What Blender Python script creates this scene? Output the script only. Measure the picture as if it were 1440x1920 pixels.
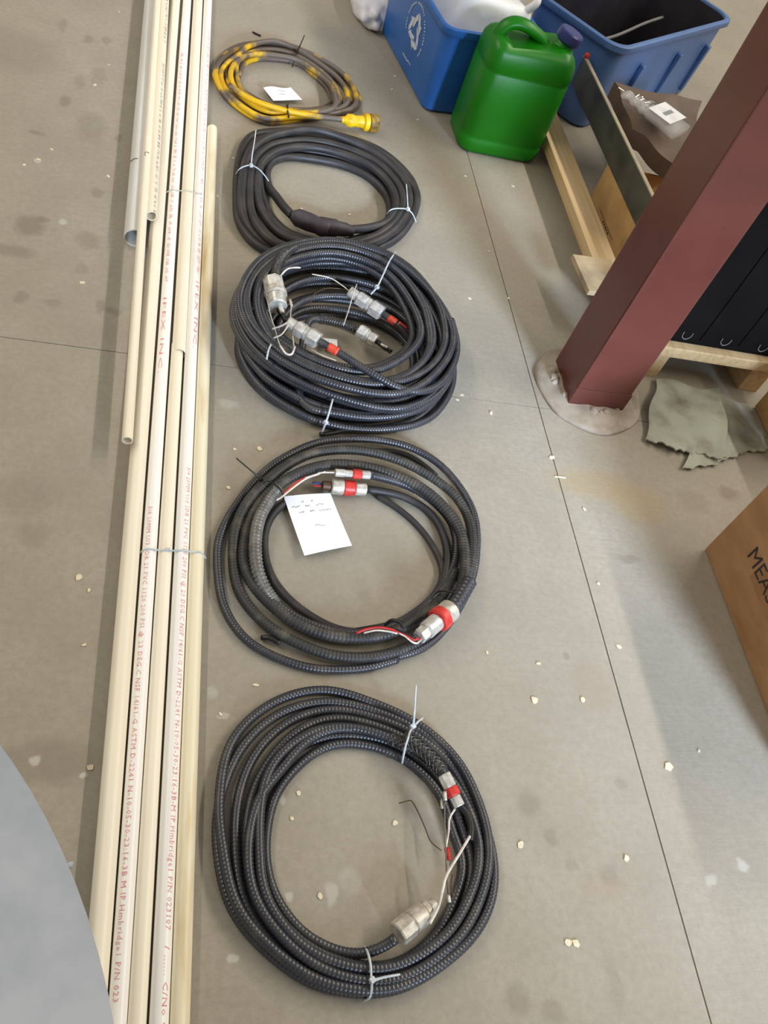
import bpy, bmesh, math, random
import numpy as np
from mathutils import Vector, Matrix

S = bpy.context.scene
for o in list(bpy.data.objects):
    bpy.data.objects.remove(o)
C = S.collection
RND = random.Random(7)
PI = math.pi

# ------------------------------------------------------------------ camera
# a phone held 1.45 m above the floor, looking down and rolled; world Y runs along the pipes
F, CX, CY, H = 1695.0, 720.0, 960.0, 1.45
_n = np.array([91 - CX, 2288 - CY, F]); _Z = -_n / np.linalg.norm(_n)
_v = np.array([419 - CX, -1346 - CY, F]); _Y = _v - _Z * (_v @ _Z); _Y /= np.linalg.norm(_Y)
_X = np.cross(_Y, _Z)
RC = np.stack([_X, _Y, _Z])
cam = bpy.data.cameras.new('camera'); camo = bpy.data.objects.new('camera', cam); C.objects.link(camo)
cam.sensor_width = 36; cam.lens = F / 1920 * 36; cam.clip_start = 0.02
m4 = Matrix.Identity(4)
for i in range(3):
    m4[i][0] = RC[i, 0]; m4[i][1] = -RC[i, 1]; m4[i][2] = -RC[i, 2]
m4[2][3] = H
camo.matrix_world = m4
S.camera = camo

# ------------------------------------------------------------------ light
S.view_settings.view_transform = 'Standard'; S.view_settings.look = 'None'
S.view_settings.gamma = 1; S.view_settings.use_curve_mapping = False
S.view_settings.exposure = 0.08
w = bpy.data.worlds.new('world'); S.world = w; w.use_nodes = True
w.node_tree.nodes['Background'].inputs[0].default_value = (1.0, 0.95, 0.87, 1)
w.node_tree.nodes['Background'].inputs[1].default_value = 0.34
def area(name, loc, target, sx, sy, power, col, spread=PI):
    l = bpy.data.lights.new(name, 'AREA'); l.shape = 'RECTANGLE'; l.size = sx; l.size_y = sy
    l.energy = power; l.color = col; l.spread = spread
    o = bpy.data.objects.new(name, l); C.objects.link(o); o.location = loc
    z = (Vector(loc) - Vector(target)).normalized()
    y = Vector((0, 1, 0)) if abs(z.y) < .7 else Vector((0, 0, 1))     # lamp rows run along Y; the door stands upright
    x = y.cross(z).normalized(); y = z.cross(x)
    o.rotation_euler = Matrix((x, y, z)).transposed().to_euler()
    return o
# ceiling lamp rows running along Y, and daylight from a big door behind the camera
area('ceiling_lamp_row', (5.2, 2.6, 5.0), (0.2, 2.6, 0), 0.2, 8.0, 330, (1.0, 0.92, 0.79))
area('ceiling_lamp_row', (-3.4, 3.4, 5.0), (-0.2, 3.4, 0), 0.2, 7.0, 165, (1.0, 0.92, 0.79))
area('door_daylight', (2.5, -3.3, 1.9), (1.15, 1.25, 0), 1.0, 1.4, 19, (0.62, 0.77, 1.0), 0.42)

# ------------------------------------------------------------------ helpers
def at(px, py, z=0.0):
    """survey helper: the point at height z seen at photo pixel (px, py)"""
    d = RC @ np.array([px - CX, py - CY, F])
    t = (z - H) / d[2]
    return Vector((d[0] * t, d[1] * t, z))

def link(o, parent=None):
    C.objects.link(o)
    if parent is not None:
        o.parent = parent
        if parent.type == 'EMPTY' or True:
            o.matrix_parent_inverse = world_inv(parent)
    return o
def world_inv(p):
    m = Matrix.Identity(4)
    chain = []
    while p is not None:
        chain.append(p); p = p.parent
    for q in reversed(chain):
        loc = Matrix.LocRotScale(q.location, q.rotation_euler, q.scale)
        m = m @ q.matrix_parent_inverse @ loc
    return m.inverted()
def tag(o, label=None, cat=None, group=None, kind=None):
    if label: o['label'] = label
    if cat: o['category'] = cat
    if group: o['group'] = group
    if kind: o['kind'] = kind
    return o
def empty(name, loc, label=None, cat=None, group=None, kind=None):
    o = bpy.data.objects.new(name, None); o.location = loc; o.empty_display_size = 0.05
    C.objects.link(o)
    return tag(o, label, cat, group, kind)

class MB:
    def __init__(s): s.v = []; s.f = []
    def add(s, vs, fs):
        n = len(s.v); s.v.extend([tuple(v) for v in vs]); s.f.extend([tuple(i + n for i in f) for f in fs]); return s
    def box(s, lo, hi, M=None):
        x0, y0, z0 = lo; x1, y1, z1 = hi
        vs = [Vector(p) for p in ((x0,y0,z0),(x1,y0,z0),(x1,y1,z0),(x0,y1,z0),(x0,y0,z1),(x1,y0,z1),(x1,y1,z1),(x0,y1,z1))]
        if M is not None: vs = [M @ v for v in vs]
        return s.add(vs, [(3,2,1,0),(4,5,6,7),(0,1,5,4),(1,2,6,5),(2,3,7,6),(3,0,4,7)])
    def tube(s, pts, r, sides=10, caps=True, flat=None):
        P = np.array([tuple(p) for p in pts], float); n = len(P)
        R_ = np.full(n, r, float) if np.isscalar(r) else np.array(r, float)
        T = np.gradient(P, axis=0); T /= np.linalg.norm(T, axis=1)[:, None] + 1e-12
        up = np.array([0, 0, 1.0])
        if abs(T[0] @ up) > .95: up = np.array([1.0, 0, 0])
        N = np.zeros_like(P); a = up - T[0] * (up @ T[0]); N[0] = a / np.linalg.norm(a)
        for i in range(1, n):
            a = N[i-1] - T[i] * (N[i-1] @ T[i]); N[i] = a / (np.linalg.norm(a) + 1e-12)
        B = np.cross(T, N)
        ang = np.arange(sides) * 2 * PI / sides
        kx, ky = (1, 1) if flat is None else flat
        V = (P[:, None, :] + R_[:, None, None] * (kx * np.cos(ang)[None, :, None] * N[:, None, :] + ky * np.sin(ang)[None, :, None] * B[:, None, :])).reshape(-1, 3)
        fs = []
        for i in range(n - 1):
            for j in range(sides):
                k = (j + 1) % sides
                fs.append((i*sides+j, i*sides+k, (i+1)*sides+k, (i+1)*sides+j))
        if caps:
            fs.append(tuple(range(sides))[::-1]); fs.append(tuple((n-1)*sides + j for j in range(sides)))
        return s.add(V.tolist(), fs)
    def pipe(s, p0, p1, ro, ri, sides=24, rings=2, sag=None):
        """hollow straight pipe"""
        p0, p1 = Vector(p0), Vector(p1); d = (p1 - p0).normalized()
        n = Vector((0,0,1)); n = (n - d * n.dot(d)).normalized(); b = d.cross(n)
        vs = []
        for t in range(rings):
            c = p0.lerp(p1, t / (rings - 1))
            if sag: c = c + Vector((sag(t / (rings - 1)), 0, 0))
            for rr in (ro, ri):
                for j in range(sides):
                    a = 2*PI*j/sides; vs.append(c + rr * (math.cos(a) * n + math.sin(a) * b))
        fs = []
        st = 2 * sides
        for t in range(rings - 1):
            for j in range(sides):
                k = (j + 1) % sides
                fs.append((t*st+j, t*st+k, (t+1)*st+k, (t+1)*st+j))
                fs.append((t*st+sides+k, t*st+sides+j, (t+1)*st+sides+j, (t+1)*st+sides+k))
        for t, fl in ((0, True), (rings - 1, False)):
            for j in range(sides):
                k = (j + 1) % sides
                q = (t*st+j, t*st+sides+j, t*st+sides+k, t*st+k)
                fs.append(q if fl else q[::-1])
        return s.add(vs, fs)
    def lathe(s, prof, p0, axis, sides=20, caps=True, phase=0):
        """prof: list of (distance along axis, radius)"""
        p0 = Vector(p0); d = Vector(axis).normalized()
        n = Vector((0,0,1)) if abs(d.z) < .9 else Vector((1,0,0))
        n = (n - d * n.dot(d)).normalized(); b = d.cross(n)
        vs = []
        for (t, r) in prof:
            for j in range(sides):
                a = 2*PI*j/sides + phase; vs.append(p0 + d * t + r * (math.cos(a)*n + math.sin(a)*b))
        fs = []
        for i in range(len(prof) - 1):
            for j in range(sides):
                k = (j+1) % sides
                fs.append((i*sides+j, i*sides+k, (i+1)*sides+k, (i+1)*sides+j))
        if caps:
            fs.append(tuple(range(sides))[::-1]); fs.append(tuple((len(prof)-1)*sides+j for j in range(sides)))
        return s.add(vs, fs)
    def loft(s, secs, caps=(True, True)):
        n = len(secs[0]); vs = [v for sec in secs for v in sec]; fs = []
        for i in range(len(secs) - 1):
            for j in range(n):
                k = (j+1) % n
                fs.append((i*n+j, i*n+k, (i+1)*n+k, (i+1)*n+j))
        if caps[0]: fs.append(tuple(range(n))[::-1])
        if caps[1]: fs.append(tuple((len(secs)-1)*n+j for j in range(n)))
        return s.add(vs, fs)
    def prism(s, poly, z0, z1, M=None):
        n = len(poly)
        vs = [Vector((x, y, z0)) for x, y in poly] + [Vector((x, y, z1)) for x, y in poly]
        if M is not None: vs = [M @ v for v in vs]
        fs = [tuple(range(n))[::-1], tuple(range(n, 2*n))] + [(j, (j+1) % n, n+(j+1) % n, n+j) for j in range(n)]
        return s.add(vs, fs)
    def build(s, name, mat, parent=None, smooth=False, bevel=0, M=None, autosmooth=None):
        me = bpy.data.meshes.new(name); me.from_pydata(s.v, [], s.f); me.update()
        bm = bmesh.new(); bm.from_mesh(me); bmesh.ops.recalc_face_normals(bm, faces=bm.faces)
        if bevel:
            bmesh.ops.remove_doubles(bm, verts=bm.verts, dist=1e-6)
            bmesh.ops.bevel(bm, geom=list(bm.edges), offset=bevel, segments=2, affect='EDGES', profile=.6)
        if M is not None: bm.transform(M)
        if smooth:
            lim = math.radians(autosmooth or 180)
            for f in bm.faces: f.smooth = True
            if autosmooth:
                for e in bm.edges:
                    if len(e.link_faces) == 2 and e.calc_face_angle(0) > lim: e.smooth = False
        bm.to_mesh(me); bm.free()
        if mat: me.materials.append(mat)
        o = bpy.data.objects.new(name, me)
        return link(o, parent)

def spline(pts, step):
    """Catmull-Rom through pts, resampled every step metres"""
    P = np.array([tuple(p) for p in pts], float)
    P = np.vstack([2*P[0]-P[1], P, 2*P[-1]-P[-2]])
    out = []
    for i in range(1, len(P) - 2):
        p0, p1, p2, p3 = P[i-1:i+3]
        t = np.linspace(0, 1, 14, endpoint=False)[:, None]
        out.append(.5*((2*p1)+(-p0+p2)*t+(2*p0-5*p1+4*p2-p3)*t**2+(-p0+3*p1-3*p2+p3)*t**3))
    out = np.vstack(out + [P[-2][None]])
    d = np.r_[0, np.cumsum(np.linalg.norm(np.diff(out, axis=0), axis=1))]
    n = max(4, int(d[-1] / step)); u = np.linspace(0, d[-1], n)
    return np.stack([np.interp(u, d, out[:, k]) for k in range(3)], 1)
def soften(P, k=5):
    Q = np.pad(P, ((k, k), (0, 0)), 'edge'); ker = np.hanning(2*k+3)[1:-1]; ker /= ker.sum()
    R_ = np.stack([np.convolve(Q[:, c], ker, 'valid') for c in range(3)], 1)
    R_[0], R_[-1] = P[0], P[-1]
    return R_

# ------------------------------------------------------------------ materials
def lin(c):
    return tuple(((x/255)/12.92 if x/255 <= .04045 else ((x/255+.055)/1.055)**2.4) for x in c) + (1,)
class NT:
    def __init__(s, name):
        s.m = bpy.data.materials.new(name); s.m.use_nodes = True; s.t = s.m.node_tree; s.N = s.t.nodes; s.L = s.t.links
        s.b = s.N['Principled BSDF']
    def n(s, typ, **kw):
        o = s.N.new(typ)
        for k, v in kw.items():
            if isinstance(k, str) and hasattr(o, k): setattr(o, k, v)
        return o
    def l(s, a, b): s.L.new(a, b)
    def coord(s): 
        if not hasattr(s, 'tc'): s.tc = s.n('ShaderNodeTexCoord').outputs['Object']
        return s.tc
    def noise(s, scale, detail=3, rough=.55, vec=None, mapping=None):
        o = s.n('ShaderNodeTexNoise'); o.inputs['Scale'].default_value = scale; o.inputs['Detail'].default_value = detail; o.inputs['Roughness'].default_value = rough
        v = vec or s.coord()
        if mapping:
            mp = s.n('ShaderNodeMapping'); mp.inputs['Scale'].default_value = mapping; s.l(v, mp.inputs['Vector']); v = mp.outputs[0]
        s.l(v, o.inputs['Vector']); return o.outputs['Fac']
    def ramp(s, fac, lo, hi, a=0., b=1.):
        o = s.n('ShaderNodeMapRange'); o.inputs[1].default_value = lo; o.inputs[2].default_value = hi; o.inputs[3].default_value = a; o.inputs[4].default_value = b
        s.l(fac, o.inputs[0]); return o.outputs[0]
    def mix(s, fac, a, b, mode='MIX'):
        o = s.n('ShaderNodeMix'); o.data_type = 'RGBA'; o.blend_type = mode
        for k, x in ((0, fac), (6, a), (7, b)):
            if isinstance(x, (int, float)): o.inputs[k].default_value = x
            elif isinstance(x, tuple): o.inputs[k].default_value = x
            else: s.l(x, o.inputs[k])
        return o.outputs[2]
    def math(s, op, a, b=0.):
        o = s.n('ShaderNodeMath'); o.operation = op
        for k, x in ((0, a), (1, b)):
            if isinstance(x, (int, float)): o.inputs[k].default_value = x
            else: s.l(x, o.inputs[k])
        return o.outputs[0]
    def bump(s, h, strength=.3, dist=.002):
        o = s.n('ShaderNodeBump'); o.inputs['Strength'].default_value = strength; o.inputs['Distance'].default_value = dist
        s.l(h, o.inputs['Height']); s.l(o.outputs[0], s.b.inputs['Normal'])
def pmat(name, col, rough=.5, metal=0., col2=None, nscale=20, lo=.4, hi=.65, stretch=None, bump=0, bscale=None, bdist=.001, spec=None, coat=0, alpha=1, trans=0, sss=0):
    t = NT(name); b = t.b
    c = lin(col)
    b.inputs['Roughness'].default_value = rough; b.inputs['Metallic'].default_value = metal
    c2 = lin(col2) if col2 else tuple(x * .82 for x in c[:3]) + (1,)
    f = t.ramp(t.noise(nscale, 4, mapping=stretch), lo, hi)
    t.l(t.mix(f, c, c2), b.inputs['Base Color'])
    if bump: t.bump(t.noise(bscale or nscale * 4, 3, mapping=stretch), bump, bdist)
    if spec is not None: b.inputs['Specular IOR Level'].default_value = spec
    if coat: b.inputs['Coat Weight'].default_value = coat; b.inputs['Coat Roughness'].default_value = .15
    if trans: b.inputs['Transmission Weight'].default_value = trans
    b.inputs['Alpha'].default_value = alpha
    return t.m

M_ = {}
M_['ribbed'] = pmat('armoured_cable_jacket', (46, 47, 53), .36, col2=(70, 67, 64), nscale=26, lo=.52, hi=.75, spec=.7)
M_['dusty'] = pmat('dusty_cable_jacket', (50, 49, 48), .5, col2=(98, 92, 80), nscale=24, lo=.5, hi=.78, spec=.5)
M_['loom'] = pmat('highlight_grey_loom', (96, 95, 92), .3, col2=(128, 126, 120), nscale=40, spec=.7)  # grey lightened to stand in for the white highlights on the ridges
M_['rubber'] = pmat('rubber_cable_jacket', (46, 44, 45), .5, col2=(66, 61, 58), nscale=18, lo=.45, hi=.7, spec=.45)
M_['plug'] = pmat('dark_rubber_connector', (72, 62, 68), .55, col2=(52, 46, 48), nscale=40)
M_['yellow'] = pmat('yellow_dirty_cable', (214, 170, 24), .45, col2=(100, 88, 78), nscale=6.5, lo=.42, hi=.5, spec=.4)
M_['yplug'] = pmat('yellow_plug', (236, 196, 20), .4, col2=(190, 148, 20), nscale=30)
M_['yring'] = pmat('dirty_yellow_ring', (168, 128, 24), .5, col2=(80, 66, 50), nscale=60)
M_['tie'] = pmat('natural_nylon_tie', (206, 212, 214), .35, col2=(178, 190, 198), nscale=60)
M_['btie'] = pmat('black_nylon_tie', (30, 28, 27), .4)
M_['metal'] = pmat('nickel_plated_gland', (232, 229, 222), .32, .55, col2=(196, 192, 184), nscale=90, bump=.1)
M_['cast'] = pmat('dull_cast_gland', (214, 207, 192), .42, .45, col2=(178, 170, 156), nscale=90, bump=.1)
M_['redring'] = pmat('red_plastic_ring', (214, 62, 52), .4, col2=(180, 44, 40), nscale=60)
M_['redtape'] = pmat('red_tape', (226, 84, 58), .45, col2=(196, 62, 44), nscale=50)
M_['wwire'] = pmat('white_wire', (226, 218, 208), .4, col2=(196, 184, 172), nscale=50)
M_['rwire'] = pmat('red_wire', (198, 40, 40), .4)
M_['bwire'] = pmat('blue_wire', (52, 62, 130), .4)
M_['kwire'] = pmat('black_wire', (28, 27, 28), .4)
M_['copper'] = pmat('brown_bare_wire', (96, 72, 52), .5, .3)
M_['steelwire'] = pmat('steel_wire_mesh', (120, 118, 112), .35, .9)
M_['string'] = pmat('pale_string', (196, 190, 176), .7)
M_['pvc_cream'] = pmat('cream_pvc', (246, 238, 218), .38, col2=(238, 226, 200), nscale=5, lo=.45, hi=.75, stretch=(1, .12, 1), spec=.4)
M_['pvc_white'] = pmat('white_pvc', (248, 246, 242), .34, col2=(240, 236, 226), nscale=5, lo=.5, hi=.8, stretch=(1, .1, 1), spec=.45)
M_['pvc_grey'] = pmat('grey_white_conduit', (222, 221, 216), .4, col2=(206, 203, 196), nscale=6, stretch=(1, .15, 1))
M_['pvc_aged'] = pmat('aged_yellow_pvc', (240, 230, 200), .42, col2=(196, 164, 104), nscale=7, lo=.52, hi=.74, stretch=(3, .35, 1))
M_['pvc_in'] = pmat('pvc_inside', (196, 186, 160), .5)
M_['redink'] = pmat('red_print', (220, 138, 134), .6, col2=(236, 196, 190), nscale=60, lo=.42, hi=.7)
M_['blackink'] = pmat('black_print', (70, 66, 66), .6, col2=(120, 114, 110), nscale=70)
M_['ink'] = pmat('carton_ink', (40, 34, 30), .7)
M_['pencil'] = pmat('pencil_marks', (120, 120, 128), .8)
M_['paper'] = pmat('white_paper', (248, 250, 254), .75, col2=(240, 244, 250), nscale=14)
M_['carton'] = pmat('kraft_carton', (164, 124, 84), .75, col2=(148, 110, 72), nscale=9, stretch=(.4, 1, 3), bump=.08, bscale=120)
M_['carton2'] = pmat('light_kraft_carton', (190, 152, 98), .75, col2=(170, 132, 84), nscale=12, bump=.08, bscale=120)
M_['kraft'] = pmat('brown_kraft_paper', (98, 80, 66), .7, col2=(80, 66, 56), nscale=8, bump=.3, bscale=30, bdist=.004)
M_['column'] = pmat('red_oxide_paint', (96, 50, 42), .3, col2=(88, 45, 39), nscale=12, lo=.35, hi=.7, bump=.12, bscale=160, spec=.5)
M_['grout'] = pmat('grout', (172, 160, 144), .8, col2=(140, 128, 112), nscale=16, bump=.35, bscale=60)
M_['pine'] = pmat('pine', (208, 182, 140), .6, col2=(190, 158, 110), nscale=5, lo=.4, hi=.7, stretch=(14, .5, 14), bump=.1)
M_['ply'] = pmat('weathered_plywood', (188, 166, 130), .7, col2=(150, 130, 104), nscale=10, bump=.1)
M_['steel'] = pmat('dull_galvanised_steel', (104, 104, 98), .42, .55, col2=(74, 75, 72), nscale=10, lo=.35, hi=.7)
M_['steeledge'] = pmat('steel_edge_highlight', (176, 164, 142), .5, .3)  # paler than the bar: highlight along its top edge, put into the colour
M_['green'] = pmat('green_polyethylene', (20, 114, 8), .38, col2=(17, 104, 6), nscale=6, spec=.32)
M_['cap'] = pmat('navy_cap', (52, 58, 122), .4)
M_['bin'] = pmat('blue_bin_plastic', (42, 102, 180), .36, col2=(36, 94, 168), nscale=6, spec=.45)
M_['tote'] = pmat('blue_tote_plastic', (80, 112, 164), .42, col2=(72, 102, 152), nscale=6)
M_['totein'] = pmat('tote_dark_inside', (34, 32, 40), .5, col2=(46, 42, 48), nscale=8)  # inside coloured much darker than the blue shell
M_['print_white'] = pmat('white_print', (206, 216, 228), .5)
M_['hdpe'] = pmat('white_translucent_plastic', (232, 234, 236), .4, col2=(216, 220, 224), nscale=8)
M_['whitebag'] = pmat('white_plastic_film', (232, 232, 236), .4, col2=(212, 214, 222), nscale=10)
M_['black'] = pmat('black_moulded_plastic', (15, 13, 13), .85, col2=(20, 17, 16), nscale=5, spec=.08)
M_['greymark'] = pmat('grey_moulded_edge', (120, 118, 118), .5)
M_['mat'] = pmat('dirty_green_sheet', (168, 172, 156), .8, col2=(112, 104, 88), nscale=9, lo=.42, hi=.72, bump=.35, bscale=30, bdist=.004)
M_['label'] = pmat('white_sticker', (232, 234, 238), .5)
M_['greyprint'] = pmat('grey_print', (140, 142, 146), .6)
M_['table'] = pmat('mottled_blue_grey_top', (172, 178, 188), .55, col2=(148, 156, 168), nscale=11, lo=.42, hi=.68, bump=.1, bscale=30)
M_['tableedge'] = pmat('grey_edge_band', (112, 116, 120), .6)
M_['chip'] = pmat('pale_wood_chip', (226, 218, 198), .7, col2=(214, 196, 158), nscale=200)
M_['joint'] = pmat('joint_filler', (112, 92, 72), .9)
M_['red'] = pmat('red_plastic', (206, 58, 40), .4)
def clear_mat():
    t = NT('clear_film'); b = t.b
    b.inputs['Base Color'].default_value = (.93, .95, .96, 1); b.inputs['Roughness'].default_value = .12
    b.inputs['Alpha'].default_value = .2; b.inputs['Specular IOR Level'].default_value = .9
    t.bump(t.noise(90, 3), .6, .004)
    return t.m
M_['clear'] = clear_mat()

def concrete():
    t = NT('concrete_floor'); b = t.b
    g = t.n('ShaderNodeNewGeometry').outputs['Position']
    big = t.noise(1.1, 4, .6, vec=g); mid = t.noise(6, 5, .65, vec=g); fine = t.noise(70, 3, .7, vec=g); grit = t.noise(420, 2, .6, vec=g)
    c = t.mix(t.ramp(big, .35, .65), lin((168, 160, 145)), lin((157, 149, 134)))
    c = t.mix(t.ramp(mid, .38, .72, 0, .55), c, lin((146, 138, 123)))
    c = t.mix(t.ramp(fine, .35, .75, 0, .5), c, lin((138, 131, 117)))
    c = t.mix(t.ramp(grit, .6, .75, 0, .45), c, lin((120, 112, 100)))
    c = t.mix(t.ramp(grit, .3, .2, 0, .5), c, lin((214, 206, 192)))
    # stains with a shape of their own: (pixel x, y, half width m, half length m, strength, colour)
    dk, rd, yl, wh = (116, 107, 94), (152, 124, 105), (168, 144, 98), (200, 196, 188)
    st = [(122,190,.016,.03,.75,dk),(69,249,.022,.012,.6,dk),(182,362,.02,.02,.6,dk),(55,423,.035,.045,.75,dk),(80,412,.014,.014,.7,dk),(22,470,.05,.025,.6,dk),
          (38,556,.016,.022,.6,dk),(100,568,.02,.014,.45,dk),(166,73,.016,.025,.6,dk),(200,76,.012,.025,.5,dk),(118,47,.014,.05,.4,dk),(171,239,.04,.075,.4,dk),(184,144,.022,.05,.4,dk),
          (149,153,.016,.035,.4,dk),(166,450,.03,.035,.45,dk),(153,503,.016,.02,.4,dk),(190,575,.012,.03,.6,dk),(212,583,.016,.016,.6,dk),(222,260,.012,.02,.6,dk),(30,90,.12,.12,.35,dk),(45,930,.06,.05,.3,dk),
          (85,1428,.09,.04,.5,dk),(60,1000,.03,.03,.35,dk),(993,1508,.024,.028,.5,dk),(1034,1572,.014,.016,.55,dk),(1072,1622,.012,.012,.4,dk),(1165,1470,.012,.012,.45,dk),(970,1873,.022,.026,.5,dk),(1040,1896,.02,.02,.45,dk),(1152,1845,.014,.05,.3,dk),
          (1063,1234,.008,.01,.55,dk),(1145,1640,.02,.02,.4,dk),(1110,1285,.045,.06,.3,rd),(1133,1663,.05,.025,.3,rd),(1110,908,.12,.05,.45,yl),(1195,945,.08,.06,.45,yl),(1366,925,.035,.022,.65,(120,100,84)),(1300,940,.05,.04,.35,dk),(1180,1048,.035,.012,.5,dk),
          (980,200,.1,.25,.12,dk),(905,430,.02,.02,.2,dk),(640,940,.04,.03,.15,dk),(623,1672,.01,.02,.6,wh),(435,1797,.007,.007,.9,wh),(66,1425,.01,.008,.8,wh),(152,1452,.007,.006,.9,wh),(530,1498,.006,.007,.8,wh),(545,1680,.007,.006,.8,wh),
          (415,1342,.01,.006,.7,wh),(398,1297,.012,.012,.4,wh),(120,415,.01,.012,.75,wh),(70,300,.008,.009,.8,wh),(1390,1620,.012,.012,.7,wh),(428,756,.022,.016,.45,wh),(655,1650,.02,.02,.2,wh),(1333,1650,.014,.01,.55,wh)]
    warp = t.n('ShaderNodeTexNoise'); warp.inputs['Scale'].default_value = 30; warp.inputs['Detail'].default_value = 4; t.l(g, warp.inputs['Vector'])
    wv = t.n('ShaderNodeVectorMath'); wv.operation = 'MULTIPLY_ADD'; t.l(warp.outputs['Color'], wv.inputs[0]); wv.inputs[1].default_value = (.03, .03, 0)
    ad = t.n('ShaderNodeVectorMath'); ad.operation = 'ADD'; ad.inputs[1].default_value = (-.015, -.015, 0); t.l(g, ad.inputs[0]); t.l(ad.outputs[0], wv.inputs[2])
    for (px, py, rx, ry, s_, col) in st:
        p = at(px, py)
        mp = t.n('ShaderNodeMapping'); mp.inputs['Location'].default_value = (-p.x / rx, -p.y / ry, 0); mp.inputs['Scale'].default_value = (1/rx, 1/ry, 0); t.l(wv.outputs[0], mp.inputs['Vector'])
        ln = t.n('ShaderNodeVectorMath'); ln.operation = 'LENGTH'; t.l(mp.outputs[0], ln.inputs[0])
        c = t.mix(t.ramp(ln.outputs['Value'], .6, 1.2, s_*.75, 0), c, lin(col))
    t.l(c, b.inputs['Base Color'])
    b.inputs['Roughness'].default_value = .62; b.inputs['Specular IOR Level'].default_value = .35
    br = t.noise(150, 2, .6, vec=g, mapping=(.06, 1, 1))
    h = t.math('ADD', t.math('MULTIPLY', fine, .6), t.math('ADD', t.math('MULTIPLY', grit, .35), t.math('MULTIPLY', br, .5)))
    t.bump(h, .35, .0018)
    return t.m
M_['concrete'] = concrete()

# ------------------------------------------------------------------ floor: slabs with recessed joints
floor = MB().box((-6, -5, -.06), (7, 9, -.008)).build('floor', M_['joint'])
tag(floor, kind='structure')
XJ, YJ = at(1100, 1085).x, at(400, 684).y
def slab(x0, x1, y0, y1):
    o = MB().box((x0, y0, -.05), (x1, y1, 0)).build('slab', M_['concrete'], floor)
    return o
gx, gy = .0014, .0009
slab(-6, XJ - gx, -5, YJ - gy); slab(XJ + gx, 7, -5, YJ - gy); slab(-6, XJ - gx, YJ + gy, 9); slab(XJ + gx, 7, YJ + gy, 9)

# ------------------------------------------------------------------ steel column
cx0, cx1, cy0, cy1 = 1.078, 1.232, 1.522, 1.676
col = empty('steel_column', ((cx0+cx1)/2, (cy0+cy1)/2, 0), 'red oxide painted square steel column standing on the concrete floor', 'column')
MB().box((cx0, cy0, .006), (cx1, cy1, 3.4)).build('shaft', M_['column'], col, bevel=.006)
MB().box((cx0-.0015, cy0-.0022, .004), (cx1+.0015, cy0+.01, .068)).build('base_band', M_['column'], col, bevel=.001)
g = MB(); secs = []
for (rr, z) in ((.150, 0), (.148, .006), (.141, .010), (.132, .009), (.120, .014), (.09, .017), (.05, .018)):
    secs.append([Vector((1.158 + rr*(1+.02*math.sin(3*a+1)+.012*math.sin(7*a))*math.cos(a), 1.590 + rr*(1+.02*math.sin(3*a+1)+.012*math.sin(7*a))*math.sin(a)*1.02, z + .002*math.sin(9*a)*(z > .005))) for a in [2*PI*k/48 for k in range(48)]])
g.loft(secs).build('grout_collar', M_['grout'], col, smooth=True)
gm = MB()
for k in range(16):
    a = RND.choice([RND.uniform(.86, 1.25), RND.uniform(1.4, 1.75)]) * PI
    p = Vector((1.155 + .098*math.cos(a), 1.60 + .098*math.sin(a), .014)); rr = RND.uniform(.006, .014)
    gm.loft([[p + Vector((rr*f*math.cos(b)*RND.uniform(.8, 1.2), rr*f*math.sin(b), z)) for b in [2*PI*q/7 for q in range(7)]] for f, z in ((1, 0), (.8, rr*.6), (.3, rr*.9))])
gm.build('grout_lump', M_['grout'], col, smooth=True, autosmooth=40)['kind'] = 'stuff'

# ------------------------------------------------------------------ round table, bottom left
tc = Vector((-.470, -.030, 0)); TR, TZ = .5172, .75
tbl = empty('round_table', tc, 'mottled blue-grey round tabletop cutting into the lower-left corner', 'table')
def ring(r, z, n=128): return [Vector((tc.x + r*math.cos(2*PI*k/n), tc.y + r*math.sin(2*PI*k/n), z)) for k in range(n)]
MB().loft([ring(TR-.004, TZ-.004), ring(TR-.0005, TZ-.0015), ring(TR-.002, TZ)]).build('tabletop', M_['table'], tbl)
MB().loft([ring(TR-.004, TZ-.03), ring(TR-.001, TZ-.028), ring(TR-.001, TZ-.005), ring(TR-.004, TZ-.0041)]).build('edge_band', M_['tableedge'], tbl, smooth=True, autosmooth=40)
p = at(133, 1622, TZ-.002)
MB().lathe([(0, .002), (.002, .003), (.004, .002), (.006, .0005)], p - Vector((.003, .001, .002)), Vector((.8, .6, .1)), 8).build('chipped_edge', M_['table'], tbl, smooth=True)
MB().lathe([(0, .04), (.69, .04)], tc + Vector((0, 0, .03)), (0, 0, 1)).build('pedestal', M_['tableedge'], tbl, smooth=True, autosmooth=40)
MB().lathe([(0, .26), (.012, .26), (.03, .05)], tc, (0, 0, 1), 40).build('base', M_['tableedge'], tbl, smooth=True, autosmooth=30)

# ------------------------------------------------------------------ PVC pipes
INCH = {'three_quarter': .01335, 'one': .0167, 'half': .0107, 'two': .0242}
def pipe(label, a, b, r, mat, wall=.0024, extra=0, name='pvc_pipe', group=None):
    """a = far end (x, y, z), b = near end"""
    o = MB().pipe(a, b, r, r - wall, 28, 2).build(name, M_[mat], None, smooth=True, autosmooth=50)
    tag(o, label, 'pipe', group)
    return o
def axis_pt(px, py, z): return at(px, py, z)
def line(pts, z, y0, y1):
    """straight line through surveyed axis points at height z, extended to y0..y1"""
    P = [at(px, py, z) for px, py in pts]
    A = np.polyfit([q.y for q in P], [q.x for q in P], 1)
    return (np.polyval(A, y0), y0, z), (np.polyval(A, y1), y1, z)
FAR, NEAR = 4.0, .06
def endy(px, py, z): return at(px, py, z).y
pr = .01335
L1 = line([(286, 0), (251, 452)], .0245, FAR, endy(251, 462, .0))
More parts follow.
